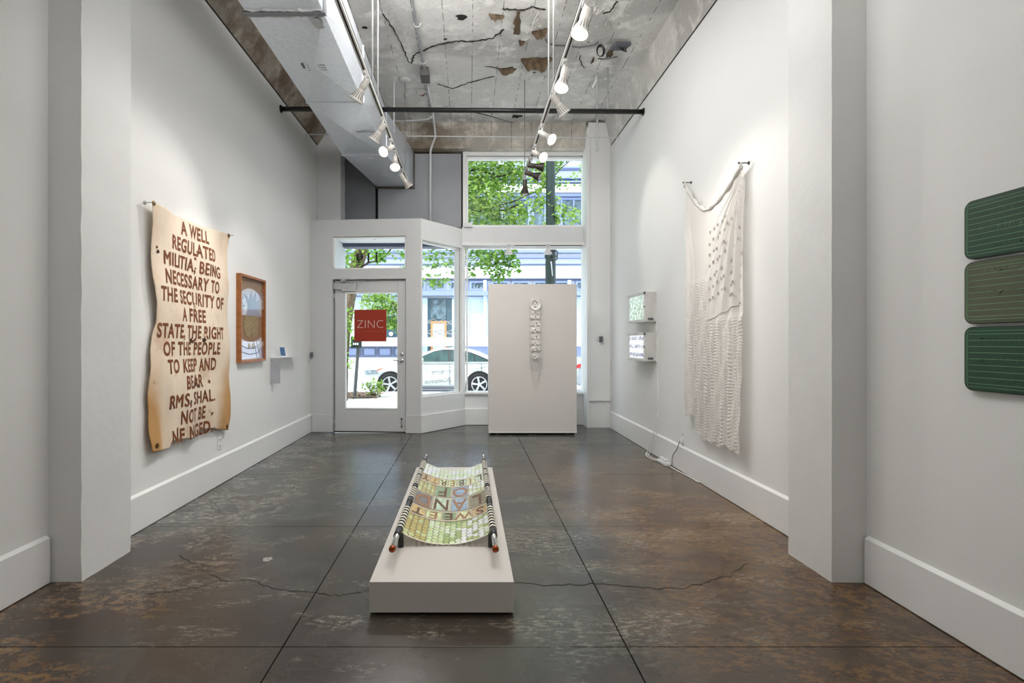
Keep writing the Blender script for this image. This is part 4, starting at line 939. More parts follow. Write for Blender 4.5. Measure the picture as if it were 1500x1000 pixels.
def head(name, X, Z, Y, target, lit, label, watts=0, cone='lampw', blend=.6, ang=62):
    o = thing(name, label, 'track light', (X, Y, Z))
    p0 = Vector((X, Y, Z-.018)); T = Vector(target); piv = p0+Vector((0, 0, -.085)); d = (T-piv).normalized()
    MB().box(X-.014, X+.014, Y-.045, Y+.045, Z-.040, Z-.016).build('adapter', 'track', o, bevel=.004)
    MB().tube([p0+Vector((0, 0, -.02)), piv], .008, 8).build('stem', 'track', o)
    side = d.cross(Vector((0, 0, 1))).normalized() if abs(d.z) < .99 else Vector((1, 0, 0))
    MB().tube([piv-side*.024, piv+side*.024], .012, 8).build('knuckle', cone, o)
    s = piv-d*.03
    MB().lathe(s, d, [(.010, -.012), (.026, -.008), (.028, .055), (.025, .075)], 16).build('lamp_socket', cone, o, smooth=False)
    sh_ = MB().lathe(s+d*.072, d, [(.022, 0), (.030, .022), (.051, .088), (.055, .092), (.055, .100), (.051, .100), (.046, .088)], 20, True, False).build('lamp_shade', cone, o, smooth=False)
    f = MB()
    a = side; b = d.cross(a)
    for k in range(16):
        an = 2*PI*k/16; r_ = a*math.cos(an)+b*math.sin(an); q0 = s+d*.090+r_*.0275; q1 = s+d*.156+r_*.051; t_ = d.cross(r_)
        f.add([q0-t_*.0018+r_*.001, q0+t_*.0018+r_*.001, q1+t_*.0034+r_*.002, q1-t_*.0034+r_*.002], [(0, 1, 2, 3)])
    f.build('cooling_ribs', 'lampd' if cone == 'lampw' else 'black', sh_)
    MB().lathe(s+d*.158, d, [(.047, 0), (.046, .006), (.030, .014), (.0, .017)], 18, False, False).build('lamp_lens', 'bulb' if lit else 'plast', o, smooth=True)
    if watts:
        L = bpy.data.lights.new('spot', 'SPOT'); L.energy = watts; L.spot_size = math.radians(ang); L.spot_blend = blend; L.shadow_soft_size = .035; L.color = (1.0, .955, .90)
        q = bpy.data.objects.new('lamp_beam', L); C.objects.link(q); q.parent = o; q.location = s+d*.195-Vector((X, Y, Z)); q.rotation_euler = d.to_track_quat('-Z', 'Y').to_euler()
T1X, T1Z, T2X, T2Z = -.79, 3.34, .70, 3.33
def track(X, Z, y0, y1, label, rods, feed):
    o = thing('light_track', label, 'light track', (X, (y0+y1)/2, Z))
    m = MB(); m.box(X-.018, X-.007, y0, y1, Z-.016, Z+.018).box(X+.007, X+.018, y0, y1, Z-.016, Z+.018).box(X-.018, X+.018, y0, y1, Z+.006, Z+.018)
    m.build('rail', 'track', o); MB().box(X-.0065, X+.0065, y0+.01, y1-.01, Z-.006, Z+.006).build('rail_slot', 'gap', o)
    for y in rods: MB().tube([(X, y, Z+.018), (X, y, ZC)], .008, 8).build('hanger_rod', 'rodg', o)
    MB().tube([(X, feed, Z+.018), (X, feed, ZC)], .006, 8).build('feed_rod', 'rodg', o)
    MB().lathe((X, feed, ZC), (0, 0, -1), [(.075, 0), (.075, .012), (.05, .026), (.008, .03)], 22).build('canopy', 'track', o, smooth=False)
    MB().box(X-.02, X+.02, y1-.03, y1+.03, Z-.018, Z+.022).build('end_feed', 'track', o)
    return o
track(T1X, T1Z, 1.2, 6.95, 'left suspended light track running beside the air duct', (4.5, 4.77), 6.83)
track(T2X, T2Z, 1.2, 6.85, 'right suspended light track running towards the shop window', (4.48, 4.75), 6.78)
head('track_lamp', T1X, T1Z, 4.17, (-2.2, 4.6, 1.0), False, 'cone track lamp with dark ribs, nearest on the left track', 46)
head('track_lamp', T1X, T1Z, 5.02, (-2.2, 5.5, 1.3), False, 'cone track lamp aimed at the framed picture, second on the left track', 30)
head('track_lamp', T1X, T1Z, 5.55, (-1.95, 3.5, 1.7), True, 'lit track lamp facing the camera beside the duct on the left track', 75)
head('track_lamp', T1X, T1Z, 5.88, (-.5, 4.0, .2), True, 'lit track lamp pointing down just past the glaring one on the left track', 70)
head('track_lamp', T1X, T1Z, 6.52, (.2, 7.3, 1.9), False, 'track lamp at the far end of the left track', 44)
head('track_lamp', T2X, T2Z, 3.27, (-.2, 2.7, .2), True, 'lit track lamp at the top of the picture, nearest on the right track', 34)
head('track_lamp', T2X, T2Z, 3.98, (.1, 3.2, .6), True, 'lit track lamp pointing down and left, second on the right track', 24)
head('track_lamp', T2X, T2Z, 4.42, (2.1, 4.75, 1.4), False, 'unlit looking cone lamp with ribs aimed at the sheer flag', 26)
head('track_lamp', T2X, T2Z, 5.15, (2.1, 3.7, 1.7), True, 'lit track lamp glaring in front of the stained beam on the right track', 42)
head('track_lamp', T2X, T2Z, 5.68, (1.9, 4.0, 1.9), True, 'lit track lamp just under the window head on the right track', 26)
head('track_lamp', T2X, T2Z, 6.08, (2.1, 6.0, 3.0), False, 'dark cone lamp pointing right against the upper window', 0, 'dark')
head('track_lamp', T2X, T2Z, 6.36, (2.1, 6.1, 2.65), False, 'dark cone lamp pointing right, just below the other against the upper window', 18, 'dark')
head('track_lamp', T2X, T2Z, 6.74, (.72, 6.9, 0), False, 'dark cone lamp hanging straight down against the upper window', 14, 'dark')
# small track under the transom rail
o = thing('light_track', 'short light track under the white transom rail at the window', 'light track', (1.0, 8.19, 2.69))
MB().box(px_x(735), px_x(858), 8.18, 8.21, 2.700, 2.716).build('rail', 'track', o); MB().box(px_x(752), px_x(850), 8.176, 8.180, 2.703, 2.712).build('rail_slot', 'gap', o)
def mini(px, label):
    X = px_x(px, 8.16); o = thing('window_spot', label, 'spotlight', (X, 8.16, 2.56)); MB().box(X-.03, X+.03, 8.13, 8.18, 2.695, 2.72).build('adapter', 'track', o); MB().tube([(X, 8.155, 2.70), (X, 8.15, 2.66)], .012, 8).build('stem', 'track', o)
    MB().lathe((X, 8.15, 2.675), (0, .02, -1), [(.018, 0), (.030, .03), (.062, .085), (.068, .095), (.06, .097)], 18, True, False).build('lamp_shade', 'trim', o, smooth=True); MB().lathe((X, 8.152, 2.585), (0, .02, -1), [(.06, 0), (.05, .012), (0, .018)], 16, False, False).build('lamp_lens', 'plast', o)
mini(745, 'left small white spotlight under the transom rail'); mini(802.5, 'right small white spotlight under the transom rail')
# black pipe across the room, thin rod, conduit
pp = thing('sprinkler_pipe', 'black steel pipe crossing the room below the ceiling', 'pipe', (0, 6.5, 4.0))
MB().tube([(XL-.01, 6.46, 4.02), (DX0-.004, 6.47, 4.02)], .029, 14).build('pipe_run', 'black', pp, smooth=True); MB().tube([(DX1+.004, 6.48, 4.02), (XR+.01, 6.54, 4.02)], .029, 14).build('pipe_run', 'black', pp, smooth=True)
for x, s in ((XL, 1), (XR, -1)): MB().lathe((x, 6.46 if x < 0 else 6.54, 4.02), (s, 0, 0), [(.045, 0), (.045, .012), (.033, .018)], 14).build('wall_collar', 'black', pp)
MB().tube([(1.67, 6.535, 4.02), (1.67, 6.535, ZC)], .009, 8).build('hanger', 'steel', pp); MB().tube([(.28, 6.50, 3.99), (.28, 6.50, 3.955)], .003, 5).build('pipe_loop', 'dark', pp)
tag(MB().tube([(DX1+.19, 7.5, 4.09), (XR, 7.56, 4.09)], .007, 6).build('tie_rod', 'conduit'), 'thin pale rod crossing in front of the stained beam', 'rod')
tag(MB().tube([(XL, 7.44, 4.09), (DX0+.06, 7.46, 4.09)], .007, 6).build('tie_rod', 'conduit'), 'short thin pale rod between left wall and air duct', 'rod')
cd = thing('conduit', 'white electrical conduit running along the ceiling and down the steel wall', 'conduit', (-.52, 6.5, 4.5))
MB().tube([(-.525, 3.0, 4.515), (-.523, 6.5, 4.515)], .016, 10).build('conduit_run', 'conduit', cd, smooth=True)
MB().tube([(-.523, 6.72, 4.515), (-.505, 7.55, 4.515), (-.50, 7.62, 4.50), (-.49, 8.02, 4.36), (-.49, 8.10, 4.30), (-.54, 8.12, 4.18), (-.562, 8.12, 4.10), (-.564, 8.12, 2.985)], .016, 10).build('conduit_run', 'conduit', cd, smooth=True)
MB().box(-.575, -.47, 6.50, 6.72, 4.44, ZC).build('junction_box', pm('dark_box', (92, 90, 88), .5), cd, bevel=.004); MB().box(-.57, -.475, 6.73, 6.80, 4.47, ZC-.01).build('box_cover', 'trimg', cd)
for y in (5.6, 6.35, 6.95): MB().tube([(-.56, y, ZC-.004), (-.548, y, 4.50), (-.524, y, 4.495), (-.50, y, 4.50), (-.488, y, ZC-.004)], .005, 6).build('strap', 'conduit', cd)
MB().tube([(-.50, 7.72, 4.46), (-.56, 7.76, 4.43), (-.78, 7.80, 4.42), (-1.12, 7.80, 4.42)], .011, 8).build('branch_conduit', 'conduit', cd, smooth=True)
m = MB().tube([(-.70-.235, 6.88, ZC), (-.935, 6.88, 3.9)], .008, 8); 
tag(m.build('drop_rod', 'conduit'), 'thin drop rod hanging just left of the left track canopy', 'rod')
hr = thing('cut_conduit', 'cut grey conduit hanging from the ceiling near the right wall', 'conduit', (1.575, 6.67, 3.6)); MB().tube([(1.575, 6.67, ZC), (1.575, 6.67, 3.60)], .014, 10).build('conduit_run', pm('dull_conduit', (170, 171, 173), .5), hr)
m = MB(); m.prism([(1.54, 6.66, 4.44), (1.565, 6.66, 4.52), (1.565, 6.66, 4.44), (1.52, 6.66, 4.36), (1.505, 6.66, 4.37)], (0, .002, 0)); m.build('paper_tag', 'trim', hr)
# ceiling box with wires, cable coil and stray cable
jb = thing('ceiling_box', 'dark open electrical box hanging with loose wires from the ceiling', 'electrical box', tuple(ceil_pt(909, 61)))
c = ceil_pt(909, 61); m = MB().obox((c.x, c.y, ZC-.05), (.085, .02, .01), (-.02, .06, .0), (0, .005, .02)); m.build('box_body', 'ink', jb); MB().tube([(c.x, c.y-.02, ZC-.07), (c.x+.02, c.y-.04, ZC-.12), (c.x+.05, c.y-.04, ZC-.13), (c.x+.05, c.y, ZC-.06)], .006, 6).build('wire', 'black', jb); MB().tube([(c.x-.03, c.y-.02, ZC-.07), (c.x-.01, c.y-.05, ZC-.11), (c.x+.03, c.y-.03, ZC-.10), (c.x+.02, c.y, ZC-.06)], .005, 6).build('wire', 'black', jb)
c = ceil_pt(880, 64); m = MB()
for k in range(3): m.tube([(c.x+(.045-.006*k)*math.cos(t*PI/8), c.y+.01*k, ZC-.075+(.065-.006*k)*math.sin(t*PI/8)) for t in range(17)], .005, 6)
tag(m.build('cable_coil', 'black'), 'small coil of black cable hanging from the ceiling', 'cable')
sp = [ceil_pt(*p) for p in ((799, 56), (803, 62), (812, 65), (828, 65.5), (848, 68), (862, 66), (872, 64), (876, 60))]
for p in sp: p.z = ZC-.012
tag(MB().tube(sp, .007, 6).build('stray_cable', 'ink', smooth=True), 'thin grey cable running loose across the ceiling to the coil', 'cable')
# ================================================================ OUTDOORS
ZS = -.10
struct(MB().prism([(-30, 7.62, -.06), (-.6, 7.62, -.06), (-.6, 8.6, -.06), (30, 8.6, -.06), (30, 15.4, -.15), (-30, 15.4, -.15)], (0, 0, -.1)).build('sidewalk', 'walk'), 'pale concrete sidewalk outside the shop')
struct(MB().box(-30, 30, 15.25, 15.42, -.28, -.145).build('curb', 'walk'))
struct(MB().box(-30, 30, 15.4, 24.2, -.4, -.30).build('street', 'road'), 'sunlit street in front of the shop')
struct(MB().box(-30, 30, 24.2, 26.2, -.4, -.12).build('far_sidewalk', 'walk'))
# paving joints of the near sidewalk
for x in (-4.6, -3.0, -1.5, 0, 1.5, 3.0): pass
# opposite building
YF = 26.0
ob = thing('opposite_building', 'white and blue shop building across the street', 'building', (0, YF+3, -.12))
def bz(py): return CH-(py-500)*YF/800
def bx_(px): return (px-686)*YF/800
MB().box(-26, 26, YF+.3, YF+6, -.12, 12.2).build('wall', 'bw', ob)
def band(name, z0, z1, d, mat): MB().box(-26, 26, YF+.3-d, YF+.32, z0, z1).build(name, mat, ob)
band('base_course', -.12, bz(524), .26, 'bw'); band('base_panel', bz(524), bz(507), .12, 'bblue'); band('sill_course', bz(507), bz(494), .32, 'bw')
band('lintel', bz(433), bz(426), .42, 'bblue'); band('dark_reveal', bz(410), bz(407.5), .16, 'bblued'); band('fascia', bz(407), bz(390), .22, 'bw')
band('blue_line', bz(386.4), bz(385.4), .25, 'bblue'); band('blue_line', bz(377.6), bz(376.4), .25, 'bblue'); band('storey_ledge', bz(370), bz(366), .35, 'bblue'); band('upper_sill', bz(366), bz(360), .25, 'bw'); band('mould_line', bz(390.5), bz(389.4), .26, 'bpale')  # thin blue bands across the white wall, then ledge, sill and moulding
band('window_head', bz(287), bz(283), .30, 'bblue'); band('cornice', bz(282), bz(270), .40, 'bw'); band('cornice_line', bz(268), bz(266), .46, 'bblue'); band('cornice_line', bz(262), bz(260.8), .40, 'bblue'); band('cornice_line', bz(247.6), bz(246), .50, 'bblue'); band('parapet', bz(232), bz(222), .5, 'bw')
def bwin(x0, x1, z0, z1, fm, gm, mull=0, name='window'):
    f = frame(MB(), x0, x1, z0, z1, YF+.16, YF+.31, .10).build(name, fm, ob)
    MB().box(x0+.08, x1-.08, YF+.24, YF+.285, z0+.08, z1-.08).build('pane', gm, f)
    for k in range(mull): x = x0+(x1-x0)*(k+1)/(mull+1); MB().box(x-.04, x+.04, YF+.17, YF+.31, z0+.08, z1-.08).build('mullion', fm, f)
    return f
for px in range(100, 1400, 62):
    if not 590 < px < 650: 
        bwin(bx_(px), bx_(px+56), bz(493.5), bz(434), 'bpale', 'bglass', 1)
    bwin(bx_(px), bx_(px+27), bz(425), bz(410.5), 'bblue', 'bgate' if px % 124 else 'bw'); bwin(bx_(px+30), bx_(px+57), bz(425), bz(410.5), 'bblue', 'bgate')
for px in range(108, 1400, 42): bwin(bx_(px), bx_(px+39), bz(359), bz(288), 'bblue', 'bglassd', 1)
for px in range(88, 1400, 124): MB().box(bx_(px), bx_(px+5), YF+.02, YF+.3, bz(494), bz(410)).build('pilaster', 'bpale', ob)
# shop door with orange frame
MB().box(bx_(626), bx_(662), YF+.14, YF+.30, -.1, bz(436)).build('door_surround', 'bteal', ob)
dd = MB().box(bx_(631), bx_(654), YF+.08, YF+.15, bz(535), bz(470)).build('shop_door', 'border', ob)
MB().box(bx_(634), bx_(651), YF+.05, YF+.085, bz(530), bz(474)).build('pane', 'bpale', dd)
MB().box(bx_(631), bx_(653), YF+.09, YF+.142, bz(467), bz(439)).build('transom_pane', 'bglassd', ob); MB().box(bx_(614), bx_(626), YF+.1, YF+.3, -.1, bz(436)).build('pilaster', 'bpale', ob)
MB().box(bx_(662), bx_(674), YF+.06, YF+.3, bz(507), bz(438)).build('side_light', 'bglass', ob)
# teal garage front seen through the entrance door
MB().box(bx_(556), bx_(600), YF+.0, YF+.28, bz(494), bz(462)).build('dark_shopfront', 'bteal', ob); MB().lathe((bx_(573), YF-.02, bz(489)), (0, -1, 0), [(.10, 0), (.10, .03), (.05, .06)], 14).build('round_lamp', 'bw', ob)
for px in range(506, 600, 23): bwin(bx_(px), bx_(px+22), bz(523), bz(507.5), 'bblued', 'bblue')

# green lamp post
lp = thing('lamp_post', 'dark green cast lamp post standing on the near sidewalk', 'street lamp', (1.72, 11.4, -.09)); Xp, Yp = (806.5-686)/800*11.4, 11.4
MB().lathe((Xp, Yp, -.09), (0, 0, 1), [(.22, 0), (.22, .12), (.17, .3), (.16, .9), (.125, 1.0), (.115, 1.2), (.108, 3.0), (.098, 3.2), (.092, 6.5)], 18).build('post', 'lampg', lp, smooth=False)
MB().lathe((Xp, Yp, 3.0), (0, 0, 1), [(.11, 0), (.125, .03), (.125, .07), (.105, .1)], 18).build('band', 'lampg', lp)
MB().tube([(Xp+.03, Yp-.1, 3.22), (Xp+.12, Yp-.18, 3.10), (Xp+.10, Yp-.2, 2.95), (Xp-.02, Yp-.2, 2.92), (Xp-.06, Yp-.19, 3.02), (Xp+.02, Yp-.17, 3.08)], .016, 8).build('scroll_bracket', 'black', lp, smooth=True)
MB().tube([(Xp-.02, Yp-.2, 2.92), (Xp, Yp-.16, 2.78), (Xp+.02, Yp-.13, 2.62)], .013, 8).build('scroll_tail', 'steel', lp, smooth=True)
MB().box(Xp-.02, Xp+.10, Yp-.16, Yp-.08, 3.12, 3.24).build('bracket_plate', 'black', lp)
# ---------------------------------------------------------------- trees
LEAF = [(0, -.5), (.12, -.22), (.46, -.30), (.34, -.05), (.60, .16), (.30, .20), (.22, .34), (0, .62), (-.22, .34), (-.30, .20), (-.60, .16), (-.34, -.05), (-.46, -.30), (-.12, -.22)]
def leaves(m, c, r, n, size=.085, flat=.8):
    for _ in range(n):
        while True:
            p = Vector((random.uniform(-1, 1), random.uniform(-1, 1), random.uniform(-1, 1)))
            if p.length < 1: break
        p = Vector(c)+Vector((p.x*r, p.y*r*1.0, p.z*r*flat)); s = size*random.uniform(.6, 1.25)
        R = Matrix.Rotation(random.uniform(0, 2*PI), 3, 'Z') @ Matrix.Rotation(random.gauss(0.5, .55), 3, 'X') @ Matrix.Rotation(random.uniform(0, 2*PI), 3, 'Z')
        m.add([p+R @ Vector((a*s, b*s, .12*s*abs(a))) for a, b in LEAF], [(0, 1, 13), (1, 2, 3, 4, 5), (13, 9, 10, 11, 12), (1, 5, 6, 7, 8, 9, 13)])
def blob_leaves(m, blobs, Y0, size=.085):
    for px, py, dy, r, n in blobs: leaves(m, P(px, py, Y0+dy), r, n, size)
tr = thing('street_tree', 'maple tree with a slanting trunk just outside the entrance', 'tree', tuple(P(499, 588, 13.0)))
tp = [P(497, 590, 13.0), P(500, 540, 13.0), P(504, 490, 13.0), P(511, 440, 12.9), P(519, 400, 12.8), P(529, 370, 12.7), P(541, 335, 12.6), P(560, 290, 12.5), P(590, 240, 12.5), P(620, 180, 12.5)]
MB().tube(tp, [.17, .15, .15, .15, .15, .15, .13, .12, .10, .07], 12).build('trunk', 'bark', tr, smooth=True)
for pts, r in (([P(523, 395, 12.8), P(541, 384, 12.5), P(556, 382, 12.3), P(566, 373, 12.2), P(574, 363, 12.1), P(600, 330, 12)], .028), ([P(541, 335, 12.6), P(600, 320, 12.3), P(660, 300, 12.1), P(686, 305, 12), P(715, 308, 12), P(740, 308, 11.9), P(765, 297, 11.8)], .035),
               ([P(560, 290, 12.5), P(640, 262, 12.2), P(690, 250, 12), P(702, 246, 12), P(714, 253, 12), P(726, 255, 12)], .03), ([P(620, 280, 12.3), P(700, 310, 12.0), P(750, 296, 11.9), P(775, 285, 11.8), P(800, 274, 11.7), P(820, 248, 11.6), P(834, 236, 11.6)], .018),
               ([P(690, 300, 12), P(730, 318, 12), P(745, 330, 12), P(752, 362, 12), P(745, 395, 11.9)], .018), ([P(640, 262, 12.2), P(735, 258, 12), P(752, 252, 11.9)], .02), ([P(521, 400, 12.8), P(528, 372, 12.5), P(524, 350, 12.3)], .03)):
    MB().tube(pts, [r*(1-.6*k/len(pts)) for k in range(len(pts))], 7).build('branch', 'barkd', tr, smooth=True)
m = MB(); m2 = MB()
B1 = [(700, 248, 0, .55, 330), (735, 250, .2, .50, 260), (690, 280, .1, .55, 260), (715, 290, -.2, .55, 280), (745, 275, .3, .45, 170), (700, 320, 0, .60, 360), (735, 322, .1, .50, 260), (760, 322, -.2, .35, 110), (768, 250, .2, .45, 110), (800, 245, -.3, .30, 55), (815, 236, -.3, .25, 40),
      (790, 268, -.4, .30, 70), (808, 262, -.4, .22, 40), (822, 272, -.4, .18, 16), (845, 262, -.4, .22, 16), (858, 245, -.4, .18, 18), (800, 296, -.5, .30, 55), (818, 312, -.6, .24, 50), (836, 316, -.6, .24, 36), (808, 320, -.5, .22, 32), (772, 300, -.3, .3, 50), (650, 290, 0, .9, 500), (610, 240, .2, 1.2, 600), (700, 190, 0, 1.1, 500), (760, 170, .2, .9, 200)]
B2 = [(697, 372, 0, .36, 120), (716, 372, -.1, .36, 150), (735, 372, 0, .32, 130), (722, 390, -.1, .30, 110), (738, 396, 0, .22, 60), (728, 406, 0, .16, 32), (752, 385, -.1, .18, 36), (756, 396, -.1, .12, 16), (750, 370, 0, .18, 24), (692, 392, 0, .15, 28), (690, 404, 0, .10, 12),
      (640, 372, .1, .45, 90), (662, 375, .1, .38, 70), (650, 392, 0, .32, 46), (628, 380, 0, .3, 40), (632, 410, 0, .22, 36), (650, 413, -.1, .16, 26), (640, 418, 0, .12, 12), (670, 400, 0, .15, 14), (510, 372, .5, .3, 60), (512, 390, .5, .3, 70), (553, 366, -.1, .26, 50), (548, 378, -.1, .2, 30), (590, 366, 0, .3, 50), (560, 374, -.1, .2, 30), (590, 392, 0, .12, 6), (560, 345, 0, .8, 200)]
blob_leaves(m, [b[:4]+(int(b[4]*1.9),) for b in B1], 12.0); blob_leaves(m2, [b[:4]+(int(b[4]*1.35),) for b in B2], 12.0, .085)
f = m.build('foliage', 'leaf', tr); f['kind'] = 'stuff'; f = m2.build('foliage', 'leafd', tr); f['kind'] = 'stuff'
t2 = thing('street_tree', 'pale green tree further off behind the red door sign', 'tree', tuple(P(590, 545, 24.4)))
MB().tube([P(590, 545.5, 24.4), P(589, 500, 24.5), P(587, 468, 24.5), P(575, 440, 24.5)], [.14, .12, .10, .06], 10).build('trunk', 'bark', t2)
m = MB(); blob_leaves(m, [(550, 448, 0, .75, 260), (566, 440, 0, .7, 240), (578, 458, 0, .65, 220), (560, 466, 0, .6, 180), (574, 475, 0, .35, 70), (586, 480, 0, .35, 60), (545, 430, 0, .6, 150)], 24.5, .15); f = m.build('foliage', 'leaf', t2); f['kind'] = 'stuff'
t3 = thing('street_shrub', 'thin leafy sapling left of the signpost outside the door', 'tree', tuple(P(508, 586, 12.2)))
MB().tube([P(508, 587, 12.2), P(509, 540, 12.2), P(512, 470, 12.3)], [.02, .016, .008], 8).build('trunk', 'barkd', t3)
m = MB(); blob_leaves(m, [(510, 460, 0, .20, 46), (508, 478, 0, .18, 46), (512, 492, 0, .16, 36), (508, 503, 0, .14, 26), (512, 530, 0, .15, 22), (508, 540, 0, .12, 14), (506, 520, 0, .1, 8)], 12.2, .07); f = m.build('foliage', 'leafd', t3); f['kind'] = 'stuff'
# tree pit, small bush, sign post
tpz = floor_pt(520, 578, -.13)
pit = struct(MB().prism([P(500, 583, 13.35), P(552, 583, 13.35), P(550, 575, 14.9), P(506, 575, 14.9)], (0, 0, .02)).build('tree_pit', 'mulch'), 'brown mulch bed in the sidewalk')
m = MB()
for _ in range(260):
    q = P(random.uniform(496, 562), random.uniform(575, 588), 13.9); q.y = random.uniform(13.2, 14.9); q.z = -.118+random.uniform(0, .015); s = .05*random.uniform(.5, 1.5); an = random.uniform(0, 6.3)
    m.add([q, q+Vector((s*math.cos(an), s*math.sin(an), .02)), q+Vector((s*math.cos(an+1.2), s*math.sin(an+1.2), .03))], [(0, 1, 2)])
o = m.build('fallen_leaves', 'mulch'); o['kind'] = 'stuff'; o['label'] = 'dry fallen leaves scattered on the mulch bed'; o['category'] = 'leaves'
bs = thing('small_bush', 'small light green bush in the mulch bed by the parked car', 'bush', tuple(P(548, 580, 13.9)))
for k in range(9):
    b0 = P(547, 580, 13.9); MB().tube([b0, b0+Vector((random.uniform(-.3, .3), random.uniform(-.15, .15), random.uniform(.2, .42)))], [.008, .003], 5).build('stem', 'barkd', bs)
m = MB(); blob_leaves(m, [(549, 562, 0, .22, 90), (556, 568, 0, .20, 60), (540, 568, 0, .2, 40), (550, 574, 0, .22, 50)], 13.9, .07); f = m.build('foliage', 'leaf', bs); f['kind'] = 'stuff'
spst = thing('sign_post', 'thin leaning post with a small green street sign outside the door', 'sign', tuple(P(519.5, 580, 13.6)))
MB().tube([P(519.5, 580, 13.6), P(525.5, 498, 13.6)], .042, 10).build('post', pm('weathered_post', (74, 78, 82), .6), spst)
sgn = MB().obox(P(522, 501, 13.52), (.135, 0, .0), (0, .006, 0), (0, 0, .14)).build('sign_plate', 'lampg', spst)
m = MB(); c = P(521, 503.5, 13.505)
for k in range(3): m.obox(c+Vector((-.05+.05*k, 0, 0)), (.017, 0, 0), (0, .002, 0), (0, 0, .026))
m.build('sign_print', 'bw', sgn)
tag(MB().tube([P(507.5, 582, 13.6), P(507.5, 562, 13.6)], .03, 8).build('short_stake', 'ink'), 'short grey stake at the left of the mulch bed', 'stake')
# ---------------------------------------------------------------- cars
def car(x0, yn, z, L, label, paint, sc=1.0, flip=False):
    o = thing('parked_car', label, 'car', (x0+L/2, yn+.9, z)); k = L/4.55; Hk = .975; Wd = 1.78
    TOPL = [(0, .60), (.06, .70), (.5, .83), (1.1, .93), (1.42, .985), (2.5, .99), (3.9, 1.01), (4.2, 1.04), (4.48, 1.02), (4.55, .92)]
    BOTL = [(0, .30), (.1, .22), (.6, .20), (4.0, .20), (4.45, .28), (4.55, .40)]
    HW = [(0, .62), (.12, .76), (.5, .86), (1.2, .89), (3.8, .89), (4.3, .82), (4.55, .66)]
    X = lambda s: x0+s*k if not flip else x0+L-s*k
    yc = yn+.89; st = [0, .04, .1, .2, .35, .5, .8, 1.1, 1.4, 1.8, 2.2, 2.6, 3.0, 3.4, 3.8, 4.1, 4.3, 4.45, 4.52, 4.55]; vs = []; n = 14
    for s in st:
        t, b, h = interp(TOPL, s)*Hk, interp(BOTL, s)*Hk, interp(HW, s)
        ring = [(-h*.90, b), (-h*.98, b+.10), (-h*1.0, b+(t-b)*.45), (-h*.985, b+(t-b)*.62), (-h*.97, t-.10), (-h*.90, t-.02), (-h*.5, t+.015)]
        ring = ring+[(-a, c) for a, c in ring[::-1]]
        vs += [(X(s), yc+a, z+c) for a, c in ring]
    fs = [(i*n+j, i*n+(j+1) % n, (i+1)*n+(j+1) % n, (i+1)*n+j) for i in range(len(st)-1) for j in range(n)]+[tuple(range(n)), tuple((len(st)-1)*n+j for j in range(n))]
    body = MB().add(vs, fs).build('body', paint, o, smooth=True)
    ROOF = [(1.38, .985), (1.7, 1.16), (2.05, 1.33), (2.35, 1.405), (2.75, 1.425), (3.2, 1.39), (3.6, 1.28), (3.95, 1.12), (4.2, 1.04)]
    vs = []; st2 = [1.38, 1.55, 1.7, 1.9, 2.05, 2.2, 2.35, 2.55, 2.75, 3.0, 3.2, 3.4, 3.6, 3.8, 3.95, 4.1, 4.2]; n2 = 8
    gy = lambda zz: .87-.30*max(0, (zz-.97*Hk)/(.45))
    for s in st2:
        t = interp(ROOF, s)*Hk; b = .94*Hk
        hw = gy(t); ring = [(-.865, b), (-(.865+hw)/2, (b+t)/2), (-hw, t-.035), (-hw*.80, t)]
        ring = ring+[(-a, c) for a, c in ring[::-1]]; vs += [(X(s), yc+a, z+c) for a, c in ring]
    fs = [(i*n2+j, i*n2+(j+1) % n2, (i+1)*n2+(j+1) % n2, (i+1)*n2+j) for i in range(len(st2)-1) for j in range(n2)]+[tuple(range(n2)), tuple((len(st2)-1)*n2+j for j in range(n2))]
    MB().add(vs, fs).build('cabin', paint, o, smooth=True)
    # side windows set on the cabin side
    def wpt(s, zz, e=.012):
        t = interp(ROOF, s)*Hk; b = .94*Hk; hw = gy(t); f = min(1, max(0, (zz-b)/max(.01, (t-.035-b)))); return (X(s), yc-(.865+(hw-.865)*f)-e, z+zz)
    BL = 1.005*Hk
    def win(name, top, s0, s1, mat, e=.012, par=o):
        a = [(s0+(s1-s0)*q/8) for q in range(9)]
        pts = [wpt(s, BL, e) for s in a]+[wpt(s, max(BL, interp(top, s)), e) for s in a[::-1]]
        m = MB(); nn = len(a)
        for q in range(nn-1): m.add([pts[q], pts[q+1], pts[2*nn-2-q], pts[2*nn-1-q]], [(0, 1, 2, 3)])
        return m.build(name, mat, par)
    TW = [(1.62, BL), (1.8, 1.12*Hk), (2.1, 1.27*Hk), (2.5, 1.345*Hk), (2.9, 1.34*Hk), (3.25, 1.27*Hk), (3.6, 1.14*Hk), (3.86, BL)]
    win('window_trim', [(a, b+.03) for a, b in TW], 1.60, 3.90, 'black', .026)
    win('front_side_window', TW, 1.68, 2.62, 'carg', .034); win('rear_side_window', TW, 2.70, 3.40, 'carg', .034); win('quarter_window', TW, 3.44, 3.78, 'carg', .034)
    for s in (2.67, 3.62): 
        MB().box(X(s)-.004, X(s)+.004, yc-.905, yc-.86, z+.30, z+.93*Hk).build('door_seam', 'ink', o)
    for s in (2.42, 3.28): MB().tube([(X(s), yc-.895, z+.80), (X(s+.04), yc-.915, z+.805), (X(s+.20), yc-.915, z+.805), (X(s+.24), yc-.895, z+.80)], .014, 8).build('handle', paint, o)
    MB().tube([(X(.95), yc-.885, z+.66), (X(2), yc-.903, z+.74), (X(3.2), yc-.903, z+.80), (X(4.1), yc-.86, z+.86)], .010, 6).build('shoulder_crease', paint, o)
